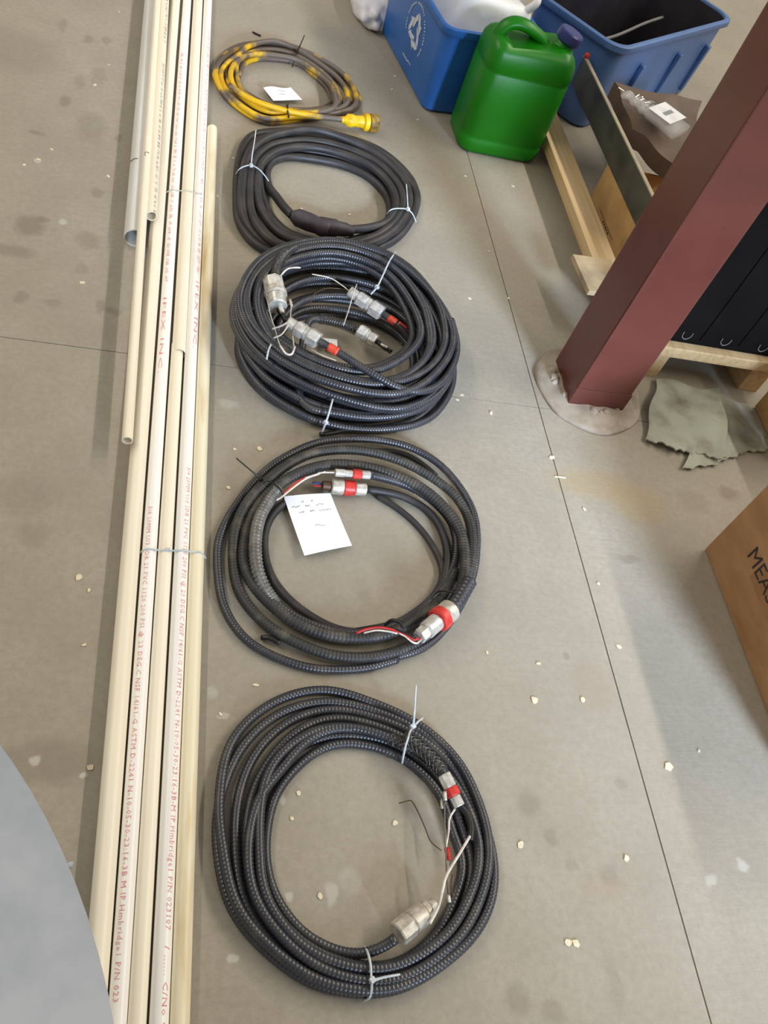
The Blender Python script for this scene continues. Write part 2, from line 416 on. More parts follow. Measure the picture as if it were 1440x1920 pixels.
P1 = pipe('wide grey-white conduit, leftmost and fattest of the pipes, with an open end', *L1, .0245, 'pvc_grey', .003)
zA = .0134
L4 = line([(327, 0), (290, 500), (258, 900), (211, 1400)], .0165, FAR, NEAR)
P4 = pipe('cream pipe left of the dark gap, running under the table edge', *L4, .0165, 'pvc_cream')
z2 = .0595
L2 = line([(296, 0), (258, 500), (242, 817)], z2, FAR, endy(242, 822, z2 - .005))
P2 = pipe('thin cream pipe lying on the grey conduit, ending beside the floor joint', L2[0], (L2[1][0], L2[1][1], z2 - .012), .0107, 'pvc_cream', .002)
z3 = .047
L3 = line([(309, 0), (284, 402)], z3, FAR, endy(284, 408, z3 - .004))
P3 = pipe('cream pipe with black print and an open end above the others', *L3, .0134, 'pvc_cream')
L5 = line([(347, 0), (325, 500), (295, 900), (249, 1400), (213, 1920)], zA, FAR, NEAR)
P5 = pipe('white pipe right of the dark gap with faded red print', *L5, pr, 'pvc_white')
L6 = line([(371, 0), (348, 500), (332, 655)], .0165, FAR, endy(337, 660, .022))
P6 = pipe('belled cream pipe with an open socket end between two printed pipes', *L6, .0152, 'pvc_cream', .0018)
L9 = line([(319, 900), (284, 1400), (259, 1920)], zA, L6[1][1] + .03, NEAR)
P9 = pipe('cream pipe plugged into the socket of the belled pipe', *L9, .0131, 'pvc_cream')
L7 = line([(386, 0), (380, 240), (372, 500), (353, 900), (318, 1400), (291, 1920)], .0165, FAR, NEAR)
P7 = pipe('bright white pipe with a long red printed line along its right side', *L7, pr, 'pvc_white')
L8 = line([(396, 240), (389, 500), (379, 900), (354, 1400), (333, 1920)], .0142, endy(396, 238, .02), NEAR)
P8 = pipe('aged yellowish pipe with brown stains, rightmost of the pipes', *L8, .0142, 'pvc_aged')
def wrap_pt(L, r, y, phi, v, height):
    a, b = Vector(L[0]), Vector(L[1]); d = (b - a).normalized(); n = (Vector((0,0,1)) - d * d.z).normalized(); s = d.cross(n)
    if s.x < 0: s = -s
    ang = phi + (v - .35) * height / r
    return a + d * ((y - a.y) / d.y) + (r + .00035) * (math.cos(ang) * n + math.sin(ang) * s)
def strokes_on_pipe(L, r, y0, y1, phi, height, mat, pipe_o, seed):
    """print too worn to read: groups of short slanted strokes"""
    R_ = random.Random(seed); b = MB(); y = y0; sg = -1 if y1 < y0 else 1
    while (y1 - y) * sg > .012:
        for k in range(R_.randint(2, 6)):
            lo, hi = R_.choice(((0, .7), (0, .7), (.1, .6), (0, .35), (.35, .7))); w_ = R_.uniform(.0010, .0024); sl = R_.uniform(.0005, .003)
            n = 4; P = [wrap_pt(L, r, y + sg*(sl*q/n + e*w_), phi, lo + (hi-lo)*q/n, height) for q in range(n+1) for e in (0, 1)]
            b.add(P, [(2*q, 2*q+1, 2*q+3, 2*q+2) for q in range(n)])
            y += sg * R_.uniform(.0035, .0055)
        y += sg * R_.uniform(.006, .013)
    b.build('printed_line', M_[mat], pipe_o)['kind'] = 'stuff'
def text_on_pipe(txt, L, r, y_start, y_end, phi, height, mat, pipe_o, name='printed_line'):
    """printed lettering wrapped on a pipe; reads from y_start toward y_end; phi = angle round the pipe (0 = top, + = right)"""
    cu = bpy.data.curves.new('t', 'FONT'); cu.body = txt; cu.size = 1; cu.resolution_u = 1; cu.space_character = 1.12
    o = bpy.data.objects.new('t', cu); C.objects.link(o)
    me = bpy.data.meshes.new_from_object(o.evaluated_get(bpy.context.evaluated_depsgraph_get()))
    bpy.data.objects.remove(o)
    if not me.vertices: return
    bm = bmesh.new(); bm.from_mesh(me)
    for yc in np.arange(-.2, .9, .1):
        bmesh.ops.bisect_plane(bm, geom=bm.verts[:] + bm.edges[:] + bm.faces[:], plane_co=(0, yc, 0), plane_no=(0, 1, 0))
    bm.to_mesh(me); bm.free()
    xs = [v.co.x for v in me.vertices]; x0, x1 = min(xs), max(xs)
    a, b = Vector(L[0]), Vector(L[1]); d = (b - a).normalized(); n = (Vector((0,0,1)) - d * d.z).normalized(); s = d.cross(n) * -1
    if s.x < 0: s = -s
    for v in me.vertices:
        u = (v.co.x - x0) / (x1 - x0); y = y_start + (y_end - y_start) * u
        c = a + d * ((y - a.y) / d.y); ang = phi + (v.co.y - .35) * height / r
        v.co = c + (r + .00035) * (math.cos(ang) * n + math.sin(ang) * s)
    me.materials.clear(); me.materials.append(M_[mat])
    o = bpy.data.objects.new(name, me); link(o, pipe_o); o['kind'] = 'stuff'
bpy.context.view_layer.update()
yy = lambda px, py: at(px, py, .025).y
T7 = '3/4 20MM U/3 SDR 21 PVC 1120 200 PSI @ 23 DEG.C NSF 14/61-G ASTM D-2241 N-10-05-30-23:16-3B-M IP.Hmbridge1 P/N 023107'
text_on_pipe(T7, L7, pr, yy(362, 880), yy(305, 1745), .45, .0115, 'redink', P7)
text_on_pipe('/ ...... C/No ON', L7, pr, yy(303, 1775), yy(290, 1960), .45, .0115, 'redink', P7)
text_on_pipe('IPEX INC.', L7, pr, yy(370, 530), yy(366, 655), .5, .0125, 'redink', P7)
strokes_on_pipe(L7, pr, yy(388, 60), yy(374, 515), .5, .011, 'redink', P7, 4)
text_on_pipe('IPEX INC.', L5, pr, yy(318, 560), yy(303, 700), -.35, .0115, 'redink', P5)
text_on_pipe('3/4 20MM U/3 SDR 21 PVC 1120 200 PSI @ 23 DEG.C NSF 14/61-G ASTM D-2241 N-10-05-30-23:16-3B M IP.Hmbridge1 P/N 023', L5, pr, yy(283, 950), yy(212, 1880), -.35, .0115, 'redink', P5)
strokes_on_pipe(L5, pr, yy(345, 100), yy(323, 530), -.35, .011, 'redink', P5, 5)
strokes_on_pipe(L3, .0134, at(304, 118, .06).y, at(290, 400, .06).y, .55, .011, 'blackink', P3, 6)
strokes_on_pipe(L3, .0134, at(319, -20, .06).y, at(310, 85, .06).y, .55, .011, 'blackink', P3, 7)

# straps across the pipes
def strap(pts, mat, label, r=.0016, name='pipe_tie', loose=None):
    P = spline(pts, .004)
    t = empty(name, P[0], label, 'cable tie')
    MB().tube(P, r, 8).build('strap', M_[mat], t, smooth=True)
    if loose:
        MB().tube(spline(loose, .004), r*.8, 8).build('tail', M_[mat], t, smooth=True)
    return t
def over(Ls, y, rs, lift=.0016):
    """points that pass over the given pipes at station y"""
    out = []
    for L, r in zip(Ls, rs):
        a, b = Vector(L[0]), Vector(L[1]); d = (b - a); c = a + d * ((y - a.y) / d.y)
        out += [c + Vector((-.5*r, 0, r*.88 + lift)), c + Vector((.5*r, 0, r*.88 + lift))]
    return out
y = at(335, 1032, .03).y
pts = over([L5, L9, L7, L8], y, [pr, .0131, pr, .0142])
pts = [pts[0] + Vector((-.0115, 0, -.016))] + pts + [pts[-1] + Vector((.0105, -.002, -.016))]
tp = strap(pts, 'tie', 'clear nylon tie across the printed pipes level with the paper note', .0018)
MB().box((-.004, -.003, -.0025), (.004, .003, .0025), Matrix.Translation(pts[3] + Vector((.01, .001, .002)))).build('tie_head', M_['tie'], tp, bevel=.0006)
y = at(345, 358, .03).y
pts = over([L5, L6, L7], y, [pr, .0152, pr])
strap([pts[0] + Vector((-.012, 0, -.01)), pts[0] + Vector((-.02, .004, .002))][:1] + pts, 'string', 'yellowed tape strip across the pipes beside the upper black coil', .0015)
y = at(260, 290, .06).y
pts = over([L1, L2], y, [.0245, .0107])
strap([pts[0] + Vector((-.012, 0, -.012))] + pts, 'copper', 'thin brown wire tied round the grey conduit and thin pipe', .0009)

# ------------------------------------------------------------------ cable coils
def coil_path(O, I, rows, zref=None):
    """O/I: 16 surveyed pixels of the outer and inner strand, clockwise from the left; rows: (station, s, z)"""
    pts = []
    for (k, s_, z) in rows:
        k0 = int(math.floor(k)); f = k - k0
        o = np.array(O[k0 % 16]) * (1-f) + np.array(O[(k0+1) % 16]) * f
        i = np.array(I[k0 % 16]) * (1-f) + np.array(I[(k0+1) % 16]) * f
        q = i + (o - i) * s_
        p = at(q[0], q[1], z if zref is None else zref); pts.append(Vector((p.x, p.y, z)))
    return pts
def expand(turns, jitter=.0, first=0, last=None):
    """turns: list of (8 s values, 8 z values or one z); returns rows at all 16 stations, smoothly interpolated"""
    sv, zv = [], []
    for s8, z8 in turns:
        z8 = [z8]*8 if np.isscalar(z8) else list(z8)
        sv += list(s8); zv += z8
    sv += [sv[-1]]; zv += [zv[-1]]
    rows = []
    n = len(sv) - 1
    for i in range(n*2):
        f = (i % 2) / 2; a, b = i // 2, i // 2 + 1
        s_ = sv[a]*(1-f) + sv[b]*f + jitter*RND.uniform(-1, 1); z = zv[a]*(1-f) + zv[b]*f
        if first <= i and (last is None or i <= last): rows.append((i, s_, z))
    return rows
def cable(parent, pts, r, mat, ribs=True, pitch=.0066, sides=10, depth=.08, name='cable', soft=7, label=None, step=None):
    if ribs:
        P = soften(spline(pts, pitch/4), int(soft*4.4))
        R_ = r * (1 - depth * np.array([0, 0, .8, 1])[np.arange(len(P)) % 4])
    else:
        P = soften(spline(pts, step or .009), max(2, int(soft*.7))); R_ = r
    o = MB().tube(P, R_, sides).build(name, M_[mat], parent, smooth=True)
    if label: o['label'] = label
    return P
def wire(parent, pts, r, mat, name='wire', label=None):
    o = MB().tube(spline(pts, .004), r, 7).build(name, M_[mat], parent, smooth=True)
    if label: o['label'] = label
    return o
def P3(l): return [at(*q) for q in l]
def cable_tie(parent, pts, mat='tie', r=.0020, head=None, tail=None, name='cable_tie', label=None):
    b = MB().tube(spline(P3(pts), .004), r, 8)
    o = b.build(name, M_[mat], parent, smooth=True)
    if label: o['label'] = label
    if head:
        p = at(*head)
        MB().box((-.0042,)*3, (.0042,)*3, Matrix.Translation(p) @ Matrix.Rotation(.5, 4, 'Z')).build('tie_head', M_[mat], o, bevel=.001)
    if tail:
        MB().tube(spline(P3(tail), .004), np.linspace(r*1.05, r*.8, len(spline(P3(tail), .004))), 8).build('tie_tail', M_[mat], o, smooth=True)
    return o
def gland(parent, p0, p1, r, kind, label=None):
    """cable gland from p0 (cable side) to p1: hex nuts, body and collar as kind asks"""
    p0, p1 = Vector(p0), Vector(p1); d = (p1 - p0); L = d.length; d.normalize()
    def seg(a, b, rr, sides, mat, name, par, bev=.12, smooth=False):
        h = (b - a) * L
        bvl = min(bev * rr, h*.3)
        o = MB().lathe([(0, rr - bvl), (bvl, rr), (h - bvl, rr), (h, rr - bvl)], p0 + d * (a * L), d, sides).build(name, M_[mat], par, smooth=smooth, autosmooth=40 if smooth else None)
        return o
    base = None
    for (a, b, f, sides, mat, name) in kind:
        o = seg(a, b, r*f, sides, mat, name if base else 'cable_gland', base if base is not None else parent, smooth=sides > 8)
        if base is None: base = o
    if label: base['label'] = label
    return base
K_NUT = [(0, .34, 1.0, 6, 'metal', 'lock_nut'), (.34, .46, .8, 16, 'metal', 'collar'), (.46, .74, .92, 6, 'metal', 'hex_body'), (.74, 1.0, .68, 14, 'metal', 'thread')]
K_CAST = [(0, .36, 1.0, 8, 'cast', 'lock_nut'), (.36, .7, .95, 20, 'cast', 'barrel'), (.7, .84, .78, 16, 'cast', 'collar'), (.84, 1.0, .55, 14, 'cast', 'thread')]
K_RED = [(0, .42, .95, 8, 'metal', 'lock_nut'), (.42, .68, 1.0, 8, 'redring', 'colour_ring'), (.68, 1.0, .78, 8, 'metal', 'hex_end')]
K_RIB = [(0, .24, 1.0, 18, 'cast', 'lock_nut'), (.24, .44, 1.08, 24, 'redring', 'colour_ring'), (.44, .8, .78, 18, 'metal', 'barrel'), (.8, 1.0, .68, 6, 'metal', 'hex_end')]
K_COL = [(0, .26, .85, 18, 'cast', 'rear_cap'), (.26, .52, 1.02, 20, 'redring', 'colour_ring'), (.52, .8, 1.05, 16, 'cast', 'lock_nut'), (.8, 1.0, .62, 12, 'copper', 'threaded_tip')]
K_SLIM = [(0, .25, .95, 8, 'metal', 'rear_nut'), (.25, .5, 1.1, 8, 'redring', 'colour_ring'), (.5, .72, .8, 8, 'metal', 'hex_body'), (.72, 1.0, .9, 12, 'metal', 'ferrule')]
def mesh_grip(parent, P, r, mat='steelwire', turns=9, name='wire_mesh_grip'):
    P = np.array(P); n = len(P)
    T = np.gradient(P, axis=0); T /= np.linalg.norm(T, axis=1)[:, None]
    up = np.array([0, 0, 1.0]); B = np.cross(T, up); B /= np.linalg.norm(B, axis=1)[:, None]; N = np.cross(B, T)
    b = MB(); u = np.linspace(0, 1, n)
    for k in range(6):
        for sgn in (-1, 1):
            a = sgn * u * turns * 2 * PI * .33 + k * PI / 3
            rr = r * (1.03 + .02 * sgn)
            b.tube(P + rr * (np.cos(a)[:, None] * N + np.sin(a)[:, None] * B), .0006, 4)
    o = b.build(name, M_[mat], parent, smooth=True); o['kind'] = 'stuff'; return o

# ---- nearest coil
O5 = [(407,1590),(405,1490),(435,1388),(510,1318),(605,1293),(700,1318),(790,1362),(862,1430),(908,1530),(927,1611),(918,1695),(870,1775),(754,1852),(640,1858),(547,1822),(440,1715)]
I5 = [(497,1590),(512,1500),(545,1450),(590,1410),(640,1393),(710,1402),(770,1432),(825,1490),(845,1560),(868,1620),(850,1690),(806,1752),(735,1790),(655,1790),(570,1752),(513,1675)]
r5 = .0086
c5 = empty('cable_coil', at(665, 1590), 'nearest coil of ribbed black cable, tied with two clear nylon ties', 'cable coil')
a, b_, d_ = r5, r5*2.75, r5*4.4
T5 = [([0,0,0,0,.03,0,.3,.2], a), ([.2,.22,.15,.25,.3,.3,.55,.45], a), ([.4,.37,.47,.5,.55,.62,.8,.78], a), ([.62,.6,.63,.72,.8,.97,1.0,1.0], [a]*8),
      ([1,.82,.78,.86,.92,1.02,.96,.86], [a,a,a,a,a,b_*.8,b_,b_]), ([.88,1,1,1,.98,.7,.74,.5], [b_*.9,a*1.3,a,a*1.3,b_,b_,b_,b_]),
      ([.36,.14,.28,.38,.68,.38,.36,.28], [b_]*8), ([.12,.3,.31,.36], [b_,b_,b_,d_*.8])]
def exp5(T):
    s8 = []; out = []
    flat_s = [x for t, _ in T for x in t]; flat_z = []
    for t, z in T: flat_z += [z]*len(t) if np.isscalar(z) else list(z)[:len(t)]
    rows = []
    for i in range(len(flat_s)*2 - 1):
        f = (i % 2)/2; p, q = i//2, min(i//2+1, len(flat_s)-1)
        rows.append((i, flat_s[p]*(1-f)+flat_s[q]*f, flat_z[p]*(1-f)+flat_z[q]*f))
    return rows
pts = P3([(742,1759,.034),(712,1780,.022)]) + coil_path(O5, I5, [(13, 0, a), (14, 0, a), (15, 0, a)] + [(k+16, s_, z) for k, s_, z in exp5(T5)])
pts += P3([(752,1376,.045),(790,1402,.05),(816,1428,.054),(836,1456,.056)])
Pc = cable(c5, pts, r5, 'ribbed')
mesh_grip(c5, Pc[-120:-4], r5*1.28)
gland(c5, at(832,1452,.056), at(862,1512,.05), .0125, K_RED, 'silver cable gland with a red ring')
gland(c5, at(745,1752,.03), at(815,1693,.03), .0195, K_CAST, 'large dull grey cable gland')
wire(c5, P3([(862,1510,.05),(878,1530,.05),(884,1552,.05),(882,1575,.05)]), .0055, 'kwire', 'cable_core')
wire(c5, P3([(881,1568,.055),(862,1600,.06),(838,1640,.062),(830,1668,.06),(822,1700,.05),(806,1732,.045)]), .0024, 'wwire', label='long white wire')
wire(c5, P3([(853,1517,.05),(843,1535,.05),(841,1560,.045),(836,1588,.04)]), .0019, 'wwire')
wire(c5, P3([(834,1500,.05),(834,1545,.055),(836,1600,.055),(838,1650,.05),(841,1680,.045)]), .0013, 'steelwire', 'steel_bail')
wire(c5, P3([(841,1678,.045),(843,1692,.045)]), .0028, 'metal', 'bail_ferrule')
wire(c5, P3([(834,1484,.058),(835,1501,.056)]), .0034, 'metal', 'bail_ferrule')
wire(c5, P3([(828,1500,.03),(829,1516,.03)]), .0026, 'cast', 'bail_ferrule')
wire(c5, P3([(748,1506,.01),(760,1503,.014),(772,1502,.016),(785,1525,.014),(797,1552,.014),(808,1578,.016),(828,1595,.02)]), .0011, 'copper', label='thin brown bare wire end')
wire(c5, P3([(838,1590,.05),(842,1612,.05)]), .0048, 'rwire', 'red_tape')
wire(c5, P3([(848,1640,.045),(846,1662,.045),(851,1685,.04)]), .0011, 'copper')
cable_tie(c5, [(793,1346,.014),(783,1354,.03),(770,1370,.05),(765,1385,.056),(760,1400,.05),(755,1425,.03),(754,1431,.012)], head=(774,1362,.05), tail=[(775,1360,.052),(777,1335,.075),(780,1285,.10)])
cable_tie(c5, [(684,1775,.012),(690,1788,.03),(695,1810,.036),(696,1830,.036),(697,1850,.036),(693,1870,.022),(682,1876,.006)], head=(698,1838,.039), tail=[(700,1838,.041),(722,1832,.041),(750,1827,.042)])

# ---- second coil: mixed flexible conduits with paper note
c4 = empty('cable_coil', at(655, 1035), 'coil of thick dusty conduits around a white paper note, tied with black ties', 'cable coil')
trA = [(735,1238,.010),(744,1236,.0085),(692,1252,.0085),(640,1256,.0085),(588,1254,.0085),(547,1244,.0085),(505,1227,.0085),(474,1210,.0085),(449,1188,.0085),(428,1156,.0085),(415,1125,.0085),(409,1083,.0085),(407,1050,.0085),(408,1019,.0085),(420,985,.0085),(438,954,.0085),(465,917,.0085),(500,880,.01),(525,862,.02),(567,840,.024),(609,827,.024),(683,823,.022),(723,827,.02),(765,837,.02),(807,858,.018),(838,883,.016),(865,917,.014),(882,946,.012),(893,983,.012),(894,1029,.012),(889,1071,.012),(875,1112,.012),(855,1150,.012),(820,1195,.012),(786,1219,.012),(740,1232,.012)]
trA = trA[1:]
cable(c4, P3(trA), .0086, 'ribbed', label='outer loop of slim ribbed cable')
trB = [(870,1105,.012),(848,1150,.012),(800,1195,.014),(744,1222,.018),(692,1233,.02),(640,1232,.02),(599,1223,.02),(557,1206,.018),(515,1183,.016),(484,1158,.014),(459,1129,.012),(442,1094,.012),(437,1042,.012),(438,1008,.016),(445,977,.022),(463,942,.03),(484,917,.034),(515,890,.034),(547,867,.034),(578,852,.034),(620,844,.034),(680,845,.032),(744,861,.03),(786,881,.03),(817,900,.028),(848,923,.026),(869,950,.022),(882,981,.02),(886,1015,.03),(884,1060,.034),(872,1100,.03)]
cable(c4, P3(trB), .0108, 'dusty', pitch=.007, label='thick ribbed conduit loop')
trC = [(842,1146,.044),(856,1128,.045),(867,1100,.042),(873,1060,.036),(870,1019,.034),(859,987,.034),(838,958,.036),(817,935,.038),(786,912,.04),(744,892,.04),(692,877,.04),(640,870,.04),(609,872,.04),(567,884,.04),(530,903,.036),(505,923,.032),(484,946,.026),(467,979,.022),(458,1019,.02),(456,1050,.02),(463,1078,.022),(482,1106,.024),(506,1131,.024),(536,1156,.024),(578,1179,.024),(620,1192,.024),(682,1197,.024),(734,1187,.022),(765,1168,.02),(807,1143,.016),(838,1110,.014),(853,1070,.013)]
cable(c4, P3(trC), .0122, 'dusty', pitch=.0075, label='thickest ribbed conduit')
cable(c4, P3([(880,1090,.05),(868,1112,.048),(850,1140,.046),(842,1148,.046)]), .0160, 'ribbed', pitch=.010, depth=.13, name='conduit_sleeve', soft=2)
trD = [(520,916,.034),(500,944,.034),(484,975,.036),(479,1008,.038),(478,1045,.038),(483,1077,.036),(494,1104,.03),(518,1133,.022),(560,1162,.016),(620,1184,.012),(690,1188,.011),(745,1170,.011),(795,1138,.011),(832,1097,.012),(853,1055,.013),(856,1010,.014),(846,977,.016),(822,948,.02),(785,920,.026),(745,903,.034),(715,895,.042),(694,890,.046)]
cable(c4, P3(trD), .0098, 'ribbed', pitch=.0065)
cable(c4, P3(trD[:8]), .0130, 'loom', pitch=.0085, depth=.17, name='split_loom', label='grey split corrugated loom lightened for the highlights on its ridges')
cable(c4, P3([(686,917,.016),(744,927,.014),(786,946,.012),(813,967,.012),(829,998,.012),(838,1029,.012),(836,1071,.012),(818,1112,.01),(780,1150,.0085),(720,1178,.0085),(661,1186,.0085),(620,1176,.0085),(578,1153,.0085),(542,1125,.0085),(513,1090,.0085),(498,1052,.0085),(495,1010,.0085),(505,973,.0085),(530,945,.0085),(552,934,.0085)]), .0084, 'rubber', ribs=False, label='smooth innermost cable')
cable(c4, P3([(706,929,.0075),(744,952,.0075),(775,977,.0075),(802,1008,.0075),(820,1040,.0075),(831,1071,.0075),(822,1106,.0075),(795,1140,.0075),(745,1168,.0075),(690,1180,.0075)]), .0070, 'rubber', ribs=False)
cable(c4, P3([(680,845,.008),(735,846,.008),(770,856,.008),(800,876,.008),(818,892,.008)]), .0055, 'kwire', ribs=False, label='thin black lead inside the outer loop')
gland(c4, at(846,1142,.05), at(786,1194,.05), .0225, K_RIB, 'silver gland with a wide red ring')
gland(c4, at(694,891,.05), at(628,886,.05), .0095, K_SLIM, 'slim silver gland with a pink-red ring')
gland(c4, at(686,918,.02), at(604,910,.02), .0165, K_COL, 'pale gland with an orange-red ring and brown tip')
wire(c4, P3([(628,886,.05),(610,886,.05),(596,887,.048)]), .0018, 'wwire')
wire(c4, P3([(600,888,.046),(575,897,.045),(558,908,.044),(540,922,.042),(528,932,.042),(518,938,.04)]), .0020, 'wwire')
wire(c4, P3([(575,894,.045),(556,904,.045),(540,918,.043),(532,926,.042)]), .0016, 'rwire')
wire(c4, P3([(606,908,.02),(595,906,.02),(586,905,.02)]), .0022, 'bwire', label='blue wire')
wire(c4, P3([(606,912,.018),(596,911,.018),(586,911,.017)]), .0018, 'rwire')
wire(c4, P3([(572,896,.052),(610,884,.054)]), .0011, 'wwire')
wire(c4, P3([(668,1187,.045),(690,1179,.05),(715,1177,.052),(735,1181,.052),(748,1186,.052)]), .0026, 'rwire', label='red wire bundle over the conduit')
wire(c4, P3([(682,1187,.046),(705,1182,.053),(728,1184,.053),(745,1188,.053)]), .0018, 'wwire')
wire(c4, P3([(668,1178,.04),(700,1174,.048),(735,1177,.05)]), .0013, 'kwire')
wire(c4, P3([(748,1187,.052),(760,1193,.052),(772,1203,.05),(782,1206,.048),(790,1198,.05)]), .0020, 'wwire')
wire(c4, P3([(746,1184,.053),(764,1192,.054),(776,1200,.053),(788,1196,.052)]), .0020, 'rwire')
wire(c4, P3([(740,1180,.053),(760,1188,.055),(778,1196,.055)]), .0024, 'kwire')
cable_tie(c4, [(470,938,.018),(486,910,.04),(502,902,.05),(520,912,.05),(530,925,.045),(532,940,.02)], 'btie', .0018, head=(488,897,.045), tail=[(488,897,.045),(468,880,.06),(443,859,.075)])
cable_tie(c4, [(816,1113,.016),(826,1108,.036),(846,1110,.048),(862,1118,.05),(872,1128,.03)], 'btie', .0018, head=(863,1116,.052))
cable_tie(c4, [(722,1172,.03),(735,1163,.048),(752,1168,.055),(756,1176,.055)], 'btie', .0036, label='folded black tape flag')
cable_tie(c4, [(490,1196,.006),(505,1196,.012),(525,1206,.012)], 'btie', .005, label='flat black tie end')

# ---- double coil of ribbed cable: the lower one lies on the floor, the upper one on top of it
O3l = [(447,670),(450,620),(475,565),(530,520),(600,503),(690,513),(770,550),(830,610),(848,680),(843,730),(815,772),(775,795),(700,806),(630,800),(555,775),(485,730)]
I3l = [(520,665),(522,635),(540,610),(572,594),(620,594),(670,602),(715,620),(748,645),(765,680),(763,710),(745,735),(710,752),(660,755),(610,745),(565,722),(535,695)]
O3u = [(446,585),(450,535),(485,485),(540,455),(620,444),(700,457),(775,495),(838,560),(864,620),(862,665),(840,705),(800,735),(740,748),(660,735),(560,700),(482,645)]
I3u = [(497,585),(494,550),(508,515),(548,488),(620,474),(690,492),(735,525),(763,575),(771,615),(764,640),(735,664),(690,679),(640,677),(585,662),(540,638),(510,612)]
r3 = .0092; h3 = .0178
def rnd_turns(n, zs, seed, slots, amp=.07):
    R_ = random.Random(seed); T = []
    for k in range(n):
        s0 = slots[k % len(slots)]; s1 = slots[(k+1) % len(slots)]; z0 = zs[k]; z1 = zs[min(k+1, n-1)]
        if abs(s1-s0) < .5: ss = [s0 + (s1-s0)*i/8 + R_.uniform(-amp, amp) for i in range(8)]
        else: ss = [s0 + R_.uniform(-amp, amp) for i in range(8)]
        T.append((ss, [z0]*6 + [z0*.7+z1*.3, z0*.35+z1*.65]))
    return T
c3l = empty('cable_coil', at(640, 665), 'lower coil of the stacked ribbed black pair, lying on the floor', 'cable coil')
Tl = rnd_turns(11, [r3]*4 + [r3+h3]*4 + [r3+2*h3]*3, 3, [0, .33, .67, 1, 1, .67, .33, 0, .1, .45, .9], .05)
pts = coil_path(O3l, I3l, exp5(Tl), .012)
pts += P3([(575,610,.05),(600,598,.045),(640,606,.044),(665,618,.045),(685,628,.048)])
Pl = cable(c3l, pts, r3, 'ribbed')
mesh_grip(c3l, Pl[-76:-4], r3*1.25)
gland(c3l, at(672,620,.05), at(716,648,.05), .020, K_NUT[:3], 'silver gland at the end of a wire mesh grip')
wire(c3l, P3([(706,640,.05),(722,652,.05),(734,660,.046)]), .0062, 'kwire', 'cable_core')
wire(c3l, P3([(714,645,.055),(726,652,.055)]), .0036, 'metal', 'ferrule')
wire(c3l, P3([(672,632,.052),(690,646,.05),(712,654,.05),(735,662,.05)]), .0008, 'steelwire', 'steel_bail')
wire(c3l, P3([(712,624,.055),(735,635,.055),(757,646,.055)]), .0008, 'steelwire', 'steel_bail')
cable(c3l, P3([(775,650,.03),(765,632,.045),(752,615,.055),(735,600,.058),(718,588,.06),(700,575,.064)]), .0086, 'rubber', ribs=False, soft=2)
for a0, b0 in (((729,596,.058),(743,606,.057)), ((745,608,.0565),(761,620,.05))):
    wire(c3l, P3([a0, b0]), .0101, 'redtape', 'red_tape', 'red tape band')
gland(c3l, at(716,588,.062), at(655,546,.07), .0205, K_NUT, 'silver gland beside red tape bands')
wire(c3l, P3([(655,546,.07),(640,534,.075),(618,521,.08),(585,514,.085)]), .0014, 'wwire', label='thin white wire')
wire(c3l, P3([(638,541,.075),(610,541,.075),(588,553,.07),(582,568,.065)]), .0009, 'copper')
wire(c3l, P3([(669,533,.085),(662,552,.085),(654,580,.075),(644,610,.065)]), .0014, 'string', 'string_tie')

c3 = empty('cable_coil', at(650, 600), 'upper coil of the stacked ribbed black pair, with silver glands at its left', 'cable coil')
zb = r3 + 3*h3
Tu = rnd_turns(10, [zb]*3 + [zb+h3]*3 + [zb+2*h3]*4, 11, [.5, .95, 1.0, 1.02, .6, .1, 0, .3, .65, .95], .06)
zt = zb + 2*h3
Tu2 = [([.7,.6,.45,.4,.35,.5,.55,.5], zt), ([.3,.2], zt + .006)]
pts = coil_path(O3u, I3u, exp5(Tu + Tu2), zt)
pts = P3([(586,632,zt+.012),(612,648,zt+.012),(650,670,zt+.008),(700,702,zt+.006),(745,726,zt+.004),(790,735,zt)]) [::1] and pts
pts += P3([(560,460,zt+.008),(535,475,zt+.012),(520,500,zt+.013),(515,525,zt+.013)])
Pu = cable(c3, pts, r3, 'ribbed')
mesh_grip(c3, Pu[-70:-4], r3*1.2)
tail = P3([(588,633,zt+.02),(612,648,zt+.02),(640,664,zt+.019),(670,684,zt+.018),(705,705,zt+.014),(745,727,zt+.004),(785,735,zt-.006),(822,722,zt-.012),(846,692,zt-.014),(857,650,zt-.014),(846,600,zt-.014)])
cable(c3, tail, r3, 'ribbed')
gland(c3, at(512,526,zt+.014), at(521,576,zt+.012), .0245, [(0,.42,1.0,8,'metal','lock_nut'), (.42,.62,1.08,20,'cast','collar'), (.62,1.0,.9,18,'metal','hub')], 'wide silver gland hanging into the coil')
wire(c3, P3([(519,566,zt+.01),(526,585,zt+.006)]), .0072, 'kwire', 'cable_core')
wire(c3, P3([(524,573,zt+.013),(530,587,zt+.01)]), .0062, 'metal', 'ferrule')
wire(c3, P3([(528,586,zt+.006),(536,603,zt)]), .0058, 'kwire', 'cable_core')
wire(c3, P3([(498,524,zt+.014),(506,528,zt+.014)]), .007, 'redtape', 'red_tape', 'red tape end')
gland(c3, at(597,640,zt+.022), at(540,604,zt+.026), .0205, K_NUT, 'bright silver gland at the end of the red-banded cable')
wire(c3, P3([(616,650,zt+.0195),(634,661,zt+.019)]), r3*1.14, 'redtape', 'red_tape', 'red tape band')
wire(c3, P3([(526,517,zt+.02),(538,505,zt+.025),(550,502,zt+.026),(563,502,zt+.025)]), .0021, 'wwire', label='short bright white wire')
wire(c3, P3([(498,548,zt+.014),(507,590,zt+.016),(515,615,zt+.016),(524,645,zt+.014),(535,662,zt+.014),(546,664,zt+.014),(551,655,zt+.014),(549,630,zt+.02)]), .0013, 'string', 'string_tie')
